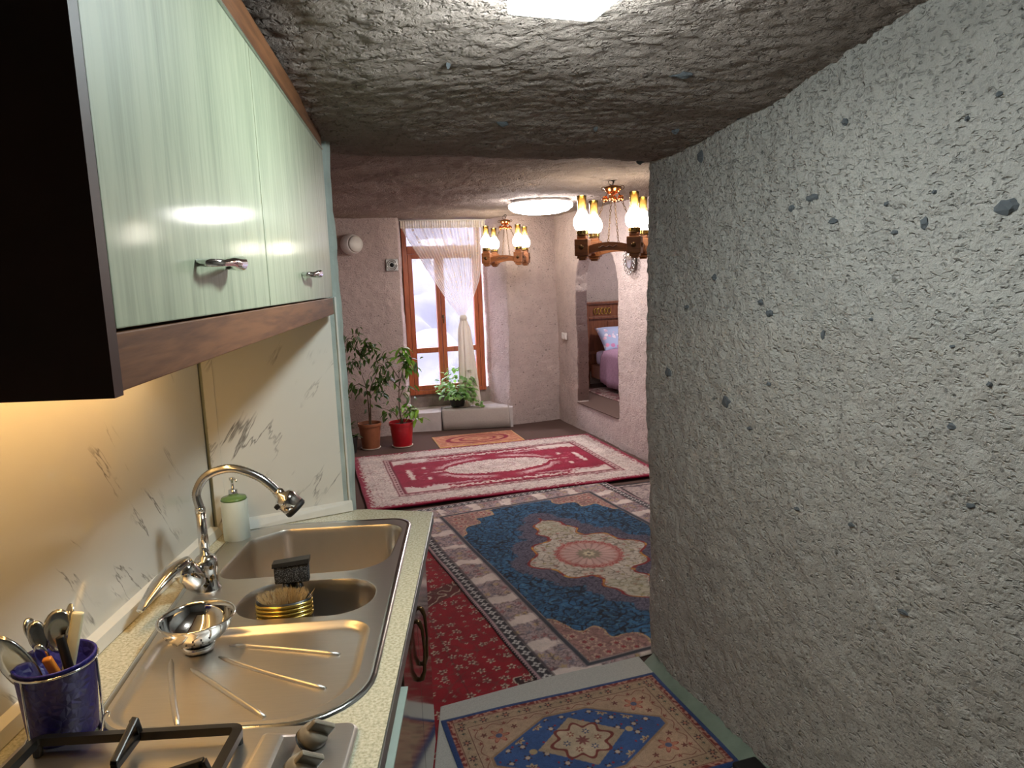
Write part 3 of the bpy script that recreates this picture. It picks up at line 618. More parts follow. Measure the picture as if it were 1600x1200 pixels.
MB().lathe([(.027, .052), (.0275, .061), (.024, .065), (0, .065)], 24, e, R).build('nozzle_ring', M['rubber'], hd, smooth=True)
MB().box(e+R@Vector((.023, -.014, .024)), (.012, .014, .012), bev=.003, rot=R).build('spray_switch', M['black_plastic'], hd)
# ---- soap dispenser
SD = thing('soap_dispenser', 'white soap dispenser bottle with chrome pump in the counter corner', 'dispenser', (-.746, 2.012, .9005))
MB().lathe([(.034, 0), (.037, .004), (.037, .118), (.033, .126), (.016, .128)], 28).build('bottle', M['frost'], SD, smooth=True)
MB().lathe([(.0365, .121), (.034, .128), (.018, .131), (.016, .133)], 28).build('green_shoulder', plain('green_liquid', (110, 140, 80), .2), SD, smooth=True)
MB().lathe([(.013, .13), (.013, .15), (.009, .152), (.004, .153), (.004, .178), (.008, .179), (.008, .186), (0, .188)], 16).tube([(0, 0, .183), (.012, -.012, .184), (.02, -.02, .180)], .0035, 8).build('pump', M['chrome'], SD, smooth=True)
# ---- colander
CO = thing('colander', 'small stainless steel colander bowl standing on the drainer', 'colander', (-.612, 1.385, .894))
pr = [(.028, .0), (.03, .002), (.03, .010)]
MB().lathe([(.026, 0), (.029, 0), (.031, .012), (.028, .012)], 28).build('foot_ring', M['chrome'], CO, smooth=True)
pr = [(.001, .011)]+[(.071*math.sin(a), .075-.064*math.cos(a)) for a in np.linspace(.1, 1.45, 14)]
inn = [(r*.975-.0003 if r > .01 else r, z+.0012) for r, z in pr]
MB().lathe(pr+[(.0725, .0685), (.076, .0695), (.076, .071), (.0715, .0715)]+inn[::-1], 48, cap=False).build('bowl', M['chrome'], CO, smooth=True)
hm = MB()
for ring, (a, n) in enumerate(((.35, 8), (.5, 12), (.65, 16), (.8, 20), (.95, 24), (1.1, 26))):
    for k in range(n):
        if ring > 2 and (k*8//n) % 2: continue
        t = 2*math.pi*(k+.5*(ring % 2))/n
        for off in (-.0012, .0016):
            r = .071*math.sin(a)-off*math.sin(a)*1.; z = .075-.064*math.cos(a)+off*math.cos(a); n_ = Vector((math.sin(a)*math.cos(t), math.sin(a)*math.sin(t), -math.cos(a)))
            hm.lathe([(.0019, -.0002), (.0019, .0002)], 6, (r*math.cos(t), r*math.sin(t), z), Vector((0, 0, 1)).rotation_difference(n_).to_matrix())
o = hm.build('perforations', M['rubber'], CO); o['kind'] = 'stuff'
# ---- brush and scourer standing in the small bowl
BR = thing('dish_brush', 'oval scrubbing brush with gold banded rim and straw bristles in small bowl', 'brush', (-.478, 1.532, .781), math.radians(8))
for k in range(4):
    ov = [(.062*math.cos(t)*(1 if math.cos(t) < 0 else 1), .034*math.sin(t), 0) for t in np.linspace(0, 2*math.pi, 37)[:-1]]
    z = .104+.0095*k; MB().loft([[(x*1., y, z) for x, y, _ in ov], [(x*1.03, y*1.03, z+.004) for x, y, _ in ov], [(x, y, z+.0085) for x, y, _ in ov], [(x*.93, y*.9, z+.0072) for x, y, _ in ov], [(x*.93, y*.9, z) for x, y, _ in ov], [(x, y, z) for x, y, _ in ov]]).build('gold_band', M['brass'], BR, smooth=True)
MB().lathe([(.0, .0), (.05, .0), (.058, .03), (.06, .10), (.0605, .145), (.056, .145), (.054, .11), (0, .11)], 32, sy=.55).build('black_base', M['black_plastic'], BR, smooth=True)
bm_ = MB(); rr_ = random.Random(3)
for k in range(420):
    t = rr_.random()*6.283; q = math.sqrt(rr_.random()); x, y = .040*q*math.cos(t), .020*q*math.sin(t); hgt = .062-.016*q; dx, dy = x*.55+rr_.uniform(-.01, .01), y*.5+rr_.uniform(-.008, .008)
    bm_.tube([(x, y, .11), (x+dx*.4, y+dy*.4, .11+hgt*.6), (x+dx, y+dy, .11+hgt)], [.0008, .0007, .0003], 3)
o = bm_.build('bristles', M['bristle'], BR); o['kind'] = 'stuff'
SP = thing('scouring_sponge', 'black scouring pad held up by a forked black handle in the sink', 'sponge', (-.470, 1.583, .80), math.radians(6))
MB().box((0, 0, .165), (.078, .022, .042), bev=.004).build('scouring_pad', M['scourer'], SP, smooth=True)
MB().add([(-.042, -.013, .184), (.042, -.013, .190), (.042, .013, .190), (-.042, .013, .184), (-.041, -.013, .194), (.043, -.013, .201), (.043, .013, .201), (-.041, .013, .194)], [(0, 3, 2, 1), (4, 5, 6, 7), (0, 1, 5, 4), (1, 2, 6, 5), (2, 3, 7, 6), (3, 0, 4, 7)]).build('sponge_cap', M['black_plastic'], SP)
for sx in (-1, 1):
    MB().tube([(sx*.013, 0, .148), (sx*.016, -.004, .13), (sx*.024, -.012, .11), (sx*.034, -.02, .098)], [.008, .009, .009, .011], 8).build('fork_arm', M['black_plastic'], SP, smooth=True)
MB().box((0, 0, .146), (.045, .016, .01), bev=.003).tube([(0, 0, .001), (0, 0, .146)], .006, 8).build('handle', M['black_plastic'], SP)
# ---- cooktop
CT = thing('gas_cooktop', 'stainless steel gas cooktop at the near end of the counter', 'cooktop', (0, 0, .9005))
pl = rpoly([(-.775, .50), (-.232, .50), (-.232, 1.082), (-.775, 1.082)], .02)
MB().loft([lift(pl, 0), lift(pl, .006), lift(offset(pl, -.004), .010), lift(offset(pl, -.006), .0105)], True, True).build('plate', M['steel'], CT, auto=35)
hp = [(-.405, .52), (-.322, .52), (-.322, 1.055), (-.375, 1.055)]
MB().loft([lift(rpoly(hp, .008), .0105), lift(rpoly([(-.395, .53), (-.335, .53), (-.335, 1.02), (-.37, 1.03)], .008), .034), lift(offset(rpoly([(-.395, .53), (-.335, .53), (-.335, 1.02), (-.37, 1.03)], .008), -.006), .036)], False, True).build('raised_guard', M['steel'], CT, auto=35)
for y in (1.030, .955, .72, .645):
    R = Matrix.Rotation(math.radians(42), 3, 'Y'); k_ = MB().lathe([(.0235, 0), (.0235, .006), (.021, .016), (.018, .022), (0, .024)], 24, (-.300, y, .016), R).build('knob', M['knob'], CT, smooth=True)
    MB().box(Vector((-.300, y, .016))+R@Vector((0, 0, .026)), (.040, .010, .024), bev=.003, rot=R@Matrix.Rotation(.5, 3, 'Z')).build('knob_grip', M['knob'], k_)
    MB().lathe([(.025, -.004), (.025, .002), (.02, .002)], 24, (-.300, y, .014), R).build('knob_collar', M['black_plastic'], k_, smooth=True)
def bar(m_, a, b, w=.012, h=.012):
    a = Vector(a); b = Vector(b); d = b-a; R = Vector((1, 0, 0)).rotation_difference(d.normalized()).to_matrix(); m_.box((a+b)/2, (d.length+w*.6, w, h), bev=.002, rot=R)
GR = thing('pan_support', 'black cast iron pan support on the cooktop', 'grate', (0, 0, .911))
fr = rpoly([(-.735, .80), (-.405, .80), (-.405, 1.052), (-.735, 1.052)], .02, 5)
MB().loft([[(x, y, z) for x, y in offset(fr, o)] for o, z in ((0, .016), (0, .028), (-.014, .030), (-.014, .016), (0, .016))]).build('frame', M['black_iron'], GR, auto=40)
for a, b in (((-.57, 1.045), (-.57, .97)), ((-.57, .807), (-.57, .88)), ((-.728, .926), (-.64, .926)), ((-.412, .926), (-.50, .926))):
    m_ = MB(); a = Vector((*a, .022)); b = Vector((*b, .022)); bar(m_, a, b, .010, .012); bar(m_, a+Vector((0, 0, .0)), a+(b-a)*.12+Vector((0, 0, .030)), .010, .012); bar(m_, a+(b-a)*.12+Vector((0, 0, .030)), b+Vector((0, 0, .008)), .010, .012); m_.build('prong', M['black_iron'], GR)
for x in (-.725, -.415):
    for y in (.812, 1.04): MB().lathe([(.007, 0), (.008, .02)], 8, (x, y, 0)).build('foot', M['rubber'], GR)
MB().lathe([(.055, .0), (.055, .008), (.045, .012), (.045, .02), (.03, .024), (0, .024)], 28, (-.57, .926, .0105)).build('burner', M['black_iron'], CT, smooth=True)
# ---- utensil holder
UC = (-.722, 1.105)
UH = thing('utensil_holder', 'cobalt blue embossed utensil cup in a chrome wire stand', 'utensil holder', (*UC, .9005))
pr = [(.0, .004), (.047, .004), (.050, .008), (.0585, .135), (.0605, .138), (.0585, .140), (.0555, .138), (.048, .010), (0, .010)]
MB().lathe(pr, 40, cap=False).build('cup', M['blue'], UH, smooth=True)
st = MB().tube([(.0605*math.cos(t), .0605*math.sin(t), .131) for t in np.linspace(0, 2*math.pi, 41)[:-1]], .0022, 6, closed=True)
for t in (2.6, 4.4, .2): st.tube([(.0605*math.cos(t), .0605*math.sin(t), .131), (.060*math.cos(t), .060*math.sin(t), .06), (.059*math.cos(t), .059*math.sin(t), .003)], .002, 6)
st.tube([(.056*math.cos(t), .056*math.sin(t), .003) for t in np.linspace(0, 2*math.pi, 41)[:-1]], .0022, 6, closed=True)
st.tube([(.055, -.012, .003), (.066, -.010, .008), (.068, -.006, .032), (.073, -.002, .040), (.076, .0, .036), (.074, .0, .030)], .002, 6)
st.build('wire_stand', M['chrome'], UH, smooth=True)
def utensil(name, label, cat, base, tip, parts):
    o = thing(name, label, cat, Vector((*UC, .9005))+Vector(base), 0., 'utensils in the blue cup'); d = Vector(tip)-Vector(base); q = Vector((0, 0, 1)).rotation_difference(d.normalized()); o.rotation_mode = 'QUATERNION'; o.rotation_quaternion = q; ln = d.length
    parts(o, ln); return o
def spoon(w, hgt, m='chrome_soft', roll=0.):
    def f(o, ln):
        MB().tube([(0, 0, 0), (.002, 0, ln*.5), (0, 0, ln-hgt)], [.004, .003, .0035], 8).build('handle', M[m], o, smooth=True)
        b = MB(); Rz = Matrix.Rotation(roll, 3, 'Z'); b.lathe([(.0, 0), (.5, -.25), (.85, -.18), (1., 0), (.98, .03), (.83, -.14), (.5, -.2), (0, .05)], 20, cap=False)
        b.v = [tuple(Rz@Vector((x*w, z*.012, ln-hgt/2+y*hgt/2))) for x, y, z in b.v]; b.build('bowl', M[m], o, smooth=True)
    return f
def stick(w, t, m, ln0=0., roll=0.):
    def f(o, ln):
        R = Matrix.Rotation(roll, 3, 'Z'); b = MB().box((0, 0, ln/2+.03), (w, t, ln-.06), bev=min(w, t)*.35, rot=R); b.build('handle', M[m], o, smooth=True)
        MB().box((0, 0, .03), (w*.7, t*.4, .06), rot=R).build('blade', M['chrome_soft'], o)
    return f
utensil('slotted_skimmer', 'steel skimmer spoon with perforated bowl, upright in the blue cup', 'skimmer', (.0, .012, .012), (-.004, .030, .208), spoon(.024, .075, roll=.4))
utensil('spoon', 'steel spoon leaning left of the skimmer in the blue cup', 'spoon', (.010, .0, .012), (-.036, .016, .196), spoon(.015, .055, roll=.7), )
utensil('spoon', 'steel spoon tallest behind the skimmer in the blue cup', 'spoon', (-.012, -.01, .012), (.012, .042, .212), spoon(.014, .06, roll=-.5))
utensil('spoon', 'small steel teaspoon low at the front of the blue cup', 'spoon', (.0, .02, .012), (-.012, -.018, .172), spoon(.011, .04, roll=.1))
utensil('table_fork', 'steel fork with looped end at the far left of the blue cup', 'fork', (.015, .01, .012), (-.052, .024, .198), spoon(.013, .045, roll=1.2))
utensil('cake_server', 'broad steel server leaning out over the left of the blue cup', 'server', (.020, -.012, .012), (-.062, -.040, .20), spoon(.024, .12, roll=.25))
utensil('peeler', 'cream plastic handled peeler at the right of the blue cup', 'peeler', (-.01, .0, .012), (.034, .022, .205), stick(.018, .010, 'cream_plastic', roll=.3))
utensil('knife', 'black handled knife leaning across the blue cup', 'knife', (.035, .0, .014), (.008, .008, .172), stick(.014, .011, 'black_plastic', roll=.3))
utensil('paring_knife', 'orange handled knife low at the front of the blue cup', 'knife', (.022, .02, .014), (.004, -.026, .152), stick(.014, .010, 'orange', roll=.2))
# ---- base cabinets
def base_cab(name, label, y0, y1, proud):
    c = thing(name, label, 'cabinet', (0, 0, 0)); x1 = -.236
    for yy in (y0+.009, y1-.009): MB().box((-.53, yy, .485), (.58, .017, .76)).build('side_panel', M['gloss_brown'], c)
    MB().box((-.53, (y0+y1)/2, .115), (.58, y1-y0-.036, .017)).build('bottom_panel', M['gloss_brown'], c); MB().box((-.30, (y0+y1)/2, .052), (.018, y1-y0, .10)).build('plinth', M['dark_panel'], c)
    MB().box((-.25, (y0+y1)/2, .83), (.03, y1-y0-.036, .066)).build('top_rail', M['gloss_brown'], c)
    return c
c1 = base_cab('sink_base_cabinet', 'dark gloss brown base cabinet under the sink bowls', 1.515, 2.165, 0)
def vhandle(d, x, y, z):
    MB().tube([(x, y, z-.085), (x+.009, y, z-.082), (x+.017, y, z-.06), (x+.020, y, z), (x+.017, y, z+.06), (x+.009, y, z+.082), (x, y, z+.085)], [.007, .0075, .005, .0036, .005, .0075, .007], 10).build('handle', M['bronze'], d, smooth=True)
for y0, y1, hy in ((1.52, 1.838, 1.80), (1.842, 2.162, 1.88)):
    d = MB().box((-.226, (y0+y1)/2, .485), (.018, y1-y0, .745), bev=.0015).build('door', M['gloss_brown'], c1); vhandle(d, -.217, hy, .635)
c2 = base_cab('cooktop_base_cabinet', 'dark gloss base cabinet with pale door edge below the cooktop', .30, 1.513, 1)
d = MB().box((-.222, .905, .41), (.026, 1.20, .59), bev=.001).build('door', M['gloss_brown'], c2); MB().box((-.221, .905, .7075), (.028, 1.20, .006)).build('edge_banding', M['pale_edge'], d)
MB().box((-.238, .905, .785), (.012, 1.2, .13)).build('upper_rail', M['gloss_brown'], c2); vhandle(d, -.209, .5, .55)
# ---- ceiling panel lamp
lp_ = Vector((.151, 1.388))-Vector((-UY, UX))*.088
CP = thing('ceiling_panel_lamp', 'square white LED panel lamp on the kitchen rock ceiling', 'ceiling lamp', (lp_.x, lp_.y, 2.115), TH+math.radians(2))
MB().box((0, 0, .050), (.11, .11, .065), bev=.004).build('housing', M['lamp_frame'], CP); MB().box((0, 0, -.001), (.172, .172, .036), bev=.010).build('diffuser', M['panel_light'], CP)

# ================================================================== RUGS (pattern woven per knot as point colour)
def S_(d, w=.003): return 1-sstep(-w, w, d)
def paint(c, m, rgb): return c*(1-m[..., None])+nl(rgb)*m[..., None]
def hash2(i, j, s): return np.mod(np.sin(i*127.1+j*311.7+s*74.7)*43758.5453, 1.)
def scatter(a, b, cell, s, jit=.25):
    i = np.floor(a/cell); j = np.floor(b/cell); jx = (hash2(i, j, s)-.5)*2*jit*cell; jy = (hash2(i, j, s+1)-.5)*2*jit*cell
    return a-(i+.5)*cell-jx, b-(j+.5)*cell-jy, hash2(i, j, s+2), hash2(i, j, s+3)
def rosette(dx, dy, R, n=5, k=.3, ph=0.): return np.hypot(dx, dy)-R*(1-k+k*np.cos(n*np.arctan2(dy, dx)+ph))
def vines(a, b, f, s, w=.05): return 1-sstep(w*.5, w, np.abs(perlin(a*f, b*f, s)))
def rug(name, label, cx, cy, ang, w, l, z0, th, res, fn, cat='rug', wob=.006, hgt=None):
    a = np.linspace(-w/2, w/2, int(w/res)+1); b = np.linspace(-l/2, l/2, int(l/res)+1); Aa, Bb = np.meshgrid(a, b); c = fn(Aa, Bb)
    aa = Aa+wob*perlin(Aa*2., Bb*2.5, 3.); bb = Bb+wob*perlin(Aa*2.4, Bb*2., 8.)
    zz = np.full_like(Aa, z0+th)+.0015*perlin(Aa*7, Bb*7, 1.)
    if hgt is not None: zz = zz+hgt(Aa, Bb)
    ed = np.minimum(w/2-np.abs(Aa), l/2-np.abs(Bb)); zz -= th*.4*(1-sstep(0, .012, ed))
    ca, sa = math.cos(ang), math.sin(ang)
    P = np.stack([aa*ca-bb*sa, aa*sa+bb*ca, zz-z0], -1); P = np.pad(P, ((1, 1), (1, 1), (0, 0)), mode='edge'); low = np.zeros(P.shape[:2], bool); low[[0, -1]] = True; low[:, [0, -1]] = True
    P[..., 2][low] = np.maximum(0, P[..., 2][low]-th) if hgt is not None else 0
    C = np.pad(c, ((1, 1), (1, 1), (0, 0)), mode='edge')
    o = link(name, grid_mesh(name, P, None, C), M['rug'], loc=(cx, cy, z0)); return tag(o, label, cat)

def pat_blue(a, b):
    c = np.ones(a.shape+(3,))*nl((216, 198, 188)); fa, fb = .573, 1.04
    n1 = perlin(a*16, b*16, 1.); n2 = perlin(a*45, b*45, 2.); n3 = perlin(a*90, b*90, 5.)
    # border with alternating flower panels
    along = np.where(np.abs(a) > fa, b, a); blk = np.mod(along/.26+.2, 1.); pm = S_(np.abs(blk-.5)-.36+.16*perlin(a*12, b*12, 4.)+.06*n2, .03)*S_(-(np.maximum(np.abs(a)-fa, np.abs(b)-fb)), .01)
    fl = nl((164, 142, 140))[None, None]+(n2[..., None]*np.array([.16, .10, .10]))+(n3[..., None]*.10); c = c*(1-pm[..., None])+fl*pm[..., None]
    dx, dy, h, h2 = scatter(a, b, .055, 3); ros = S_(rosette(dx, dy, .021, 5, .3, h*6), .002)*pm
    cols = np.where((h2 < .33)[..., None], nl((150, 92, 92)), np.where((h2 < .66)[..., None], nl((122, 116, 126)), nl((186, 158, 112)))); c = c*(1-ros[..., None]*.8)+cols*ros[..., None]*.8
    c = paint(c, vines(a, b, 30, 3., .10)*pm*.7, (86, 70, 76)); c = paint(c, vines(a, b, 18, 9., .05)*(1-pm)*.18, (170, 140, 132))
    # outer guards
    ma = np.maximum(np.abs(a)-fa, np.abs(b)-fb)
    g = S_(np.abs(ma-.212)-.026); c = paint(c, g, (52, 46, 52)); st = np.where(np.abs(a)-fa > np.abs(b)-fb, b, a); q = np.mod(st/.052, 1.)-.5; r = S_(rosette(q*.052, ma-.212, .021, 4, .25), .002); c = paint(c, r*g, (196, 190, 184)); c = paint(c, S_(np.hypot(q*.052, ma-.212)-.007, .002)*g, (90, 80, 84))
    c = paint(c, S_(np.abs(ma-.180)-.003, .002), (60, 50, 54)); c = paint(c, S_(-(ma-.240)), (176, 140, 142)); zg = np.abs(np.mod(st/.018, 1.)-.5)*.022; c = paint(c, S_(-(ma-.246-zg)), (24, 20, 22))
    # field
    inf = S_(ma, .003); f = nl((42, 88, 124))[None, None]*(1+.55*n1[..., None]+.35*perlin(a*5, b*5, 7.)[..., None]); f = paint(f, vines(a, b, 15, 5., .11), (12, 22, 40)); f = paint(f, vines(a, b, 30, 6., .16)*.85, (14, 26, 44)); f = paint(f, np.clip(sstep(.25, .5, n2), 0, 1)*.6, (84, 130, 156)); f = paint(f, np.clip(sstep(.3, .55, perlin(a*30, b*24, 9.)), 0, 1)*.5, (56, 104, 138))
    # medallion
    th = np.arctan2(b, a); r = np.hypot(a, b*.96); lob = .335+.030*np.cos(8*th)+.018*np.cos(4*th); d0 = r-lob
    pb = np.abs(b)-.50; pend = np.maximum(np.abs(a)*1.0+np.maximum(pb, 0)*.62-.125+.02*np.cos(pb*40), np.abs(pb)-.2); d = np.minimum(d0, pend)
    hal = d-.115+.035*perlin(a*9, b*9, 2.)+.02*n2; f = paint(f, S_(hal, .008), (92, 86, 102)); f = paint(f, S_(hal, .008)*vines(a, b, 26, 11., .16)*.8, (46, 44, 62)); f = paint(f, S_(hal, .008)*sstep(.2, .45, n3)*.5, (140, 130, 140))
    f = paint(f, S_(d-.006+.006*n2), (136, 34, 34)); f = paint(f, S_(np.abs(d+.003)-.005+.008*n1, .004)*sstep(.0, .3, perlin(a*13, b*13, 4.)), (200, 150, 60))
    cr = nl((196, 184, 168))[None, None]*(1+.18*n2[..., None]+.12*n3[..., None]); mm = S_(d+.012, .003)[..., None]; f = f*(1-mm)+cr*mm
    f = paint(f, mm[..., 0]*vines(a, b, 24, 2., .13)*.75, (112, 100, 88)); dx, dy, h, h2 = scatter(a, b, .045, 8); ros = S_(rosette(dx, dy, .016, 5, .3, h*6), .002)*mm[..., 0]*(h2 > .35)
    rc = np.where((h < .4)[..., None], nl((214, 208, 198)), np.where((h < .7)[..., None], nl((168, 110, 96)), nl((150, 138, 92)))); f = f*(1-ros[..., None]*.8)+rc*ros[..., None]*.8
    f = paint(f, S_(pend+.03, .01)*(1-S_(d0, .01))*.35, (150, 150, 110))
    rg = r-.200+.010*np.cos(24*th); f = paint(f, S_(rg, .004)*.9, (192, 132, 122)); f = paint(f, S_(np.abs(r-.185)-.014, .004)*sstep(-.2, .2, n3), (166, 70, 66)); f = paint(f, S_(r-.155+.012*np.cos(20*th), .004), (204, 166, 156)); f = paint(f, S_(r-.155, .01)*sstep(.5, .9, np.cos(20*th))*.6, (150, 110, 104)); f = paint(f, S_(r-.07+.01*np.cos(14*th), .004), (150, 136, 116)); f = paint(f, S_(r-.032+.006*np.cos(8*th), .003), (206, 192, 160)); f = paint(f, S_(r-.012, .003), (120, 110, 96))
    # corner spandrels
    ca, cb = fa-np.abs(a), fb-np.abs(b); sd = ca*1.0+cb*1.05-.40+.05*np.cos(np.arctan2(cb, ca)*10)+.03*n1; sm = S_(sd, .004); sp = nl((156, 116, 108))[None, None]*(1+.3*n2[..., None]+.2*n3[..., None]); f = f*(1-sm[..., None])+sp*sm[..., None]
    dx, dy, h, h2 = scatter(a, b, .07, 5); ros = S_(np.abs(rosette(dx, dy, .024, 6, .2, h*6))-.004, .002)*sm; f = paint(f, ros*.8, (206, 176, 150)); f = paint(f, S_(np.hypot(dx, dy)-.011, .002)*sm, (150, 60, 60)); f = paint(f, S_(np.abs(sd+.01)-.007, .003)*.8, (196, 170, 120)); f = paint(f, vines(a, b, 28, 12., .1)*sm*.5, (84, 60, 62))
    c = c*(1-inf[..., None])+f*inf[..., None]
    c = paint(c, S_(np.abs(ma-.014)-.013), (58, 60, 68)); c = paint(c, S_(np.abs(ma-.004)-.002, .0015), (150, 130, 128)); c = paint(c, S_(np.abs(ma-.030)-.0025, .0015), (150, 130, 128))
    return np.clip(c, 0, 1)
def pat_redwhite(a, b):
    ha, hb = 1.2, .85; c = np.ones(a.shape+(3,))*nl((140, 18, 52)); n1 = perlin(a*14, b*14, 1.); n2 = perlin(a*40, b*40, 2.); n3 = perlin(a*85, b*85, 3.)
    e = np.minimum(ha-np.abs(a), hb-np.abs(b)); wh = (206, 190, 180)
    c = paint(c, S_(np.abs(e-.16)-.112+.05*n2+.03*n3, .004), wh); bm = S_(np.abs(e-.16)-.125, .01); c = paint(c, bm*vines(a, b, 36, 1., .14)*.55, (130, 110, 106)); c = paint(c, bm*vines(a, b, 17, 4., .05)*.5, (124, 40, 60)); c = paint(c, S_(np.abs(e-.11)-.012, .004)*sstep(.1, .3, n3)*.6, (110, 20, 46))
    for q, w_ in ((.262, .006), (.312, .006)): c = paint(c, S_(np.abs(e-q)-w_, .002), (106, 24, 40))
    st = np.where(ha-np.abs(a) < hb-np.abs(b), b, a); qq = np.mod(st/.07, 1.)-.5; c = paint(c, S_(np.abs(e-.287)-.018), (184, 150, 146)); c = paint(c, S_(rosette(qq*.07, e-.287, .02, 2, .35), .003), (96, 30, 44))
    inn = S_(-(e-.33), .004); f = np.ones(a.shape+(3,))*nl((138, 14, 48))*(1+.12*n1[..., None])
    # white corner sprays and side runs
    ca, cb = ha-.33-np.abs(a), hb-.33-np.abs(b); sp = np.minimum(ca*.55+cb*1.3-.22, np.hypot(ca-.25, cb-.04)-.10)+.05*n1+.06*n2+.03*n3; f = paint(f, S_(sp, .006)*.92, wh)
    run = np.abs(cb-.055+.012*np.sin(a*40))-.018+.05*n2; f = paint(f, S_(run, .005)*S_(np.abs(a)-.62, .05)*.9, wh); run2 = np.abs(cb-.13)-.014+.025*n2; f = paint(f, S_(run2, .005)*S_(-(np.abs(a)-.25), .05)*S_(np.abs(a)-.7, .05)*.75, (190, 160, 160))
    em = np.abs(ca-.10)-.02+.02*n2; f = paint(f, S_(em, .005)*S_(np.abs(b)-.16, .02)*.85, wh); em = np.abs(ca-.24)-.016+.015*n2; f = paint(f, S_(em, .004)*S_(np.abs(np.abs(b)-.17)-.035, .01)*.85, wh)
    # central medallion
    x = np.abs(a)/.46; env = np.where(x < 1, .17*np.sqrt(np.clip(1-x**2, 0, 1))+.0, 0); md = np.abs(b)-env-.045*np.clip(1.28-x, 0, 1)*(np.abs(a) < .66)+.012*n1+.03*n2+.015*n3; md = np.where(np.abs(a) > .66, .1, md); f = paint(f, S_(md, .005), wh)
    mm = S_(md+.01, .005); f = paint(f, mm*vines(a, b, 34, 6., .14)*.6, (140, 122, 118)); f = paint(f, mm*sstep(.15, .4, n3)*.7, (128, 40, 62)); rr_ = np.hypot(a*.55, b); f = paint(f, S_(np.abs(rr_-.085)-.006, .003)*mm*.6, (150, 110, 112)); f = paint(f, S_(rosette(a*.55, b, .05, 10, .2), .004)*mm*.7, (182, 160, 156))
    hal = np.abs(md-.105)-.035+.03*n2; f = paint(f, S_(hal, .008)*S_(np.abs(a)-.52, .05)*S_(-(np.abs(a)-.12), .08)*(.55+.4*sstep(0, .3, n2)), (202, 172, 170))
    f = paint(f, S_(np.abs(rosette(np.abs(a)-.66, np.abs(b)-.13, .07, 8, .1))-.012, .004)*sstep(-.1, .3, n2)*.5, (180, 90, 110))
    c = c*(1-inn[..., None])+f*inn[..., None]; c = c*(1+.10*n3[..., None]); return np.clip(c, 0, 1)
def pat_red(a, b):
    c = np.ones(a.shape+(3,))*nl((142, 12, 28)); n1 = perlin(a*10, b*10, 1.); n2 = perlin(a*45, b*45, 2.); c *= (1+.2*n1[..., None]); ha, hb = .75, 1.15
    for cell, R, s in ((.075, .021, 1), (.05, .010, 5)):
        dx, dy, h, h2 = scatter(a, b, cell, s, .2); d = rosette(dx, dy, R, 5, .35, h*6); m = S_(d, .002)*(h2 > .25); c = paint(c, m*.95, (196, 182, 158)); c = paint(c, S_(np.hypot(dx, dy)-R*.4, .002)*m, (110, 40, 40)); c = paint(c, S_(np.abs(d)-.0015, .001)*(h2 > .25)*.5, (60, 10, 18))
    c = paint(c, vines(a, b, 9, 5., .03)*.5, (96, 60, 54)); c = paint(c, S_(np.abs(np.mod(a/.17, 1.)-.5)*.17-.0016, .001)*.6, (80, 40, 36))
    sp = np.abs(a+.06)*.8+np.abs(b+.90)*1.1-.27+.04*np.cos(np.arctan2(b+.90, a+.06)*12)+.02*n1; m = S_(sp, .004); c = paint(c, m, (52, 22, 22)); c = paint(c, vines(a, b, 11, 7., .075)*m, (180, 164, 146)); c = paint(c, S_(np.abs(sp)-.006, .003), (190, 172, 152)); dx, dy, h, h2 = scatter(a, b, .12, 9, .2); c = paint(c, S_(rosette(dx, dy, .03, 6, .25), .003)*m, (124, 24, 34)); c = paint(c, S_(np.abs(rosette(dx, dy, .03, 6, .25))-.003, .002)*m, (186, 168, 150))
    bd = S_(np.abs(b-.28-.4*a)-.075+.02*n1, .004)*S_(a+.05, .01); c = paint(c, bd*.85, (84, 40, 36)); c = paint(c, vines(a, b, 16, 3., .09)*bd, (176, 158, 136))
    return np.clip(c*(1+.12*n2[..., None]), 0, 1)
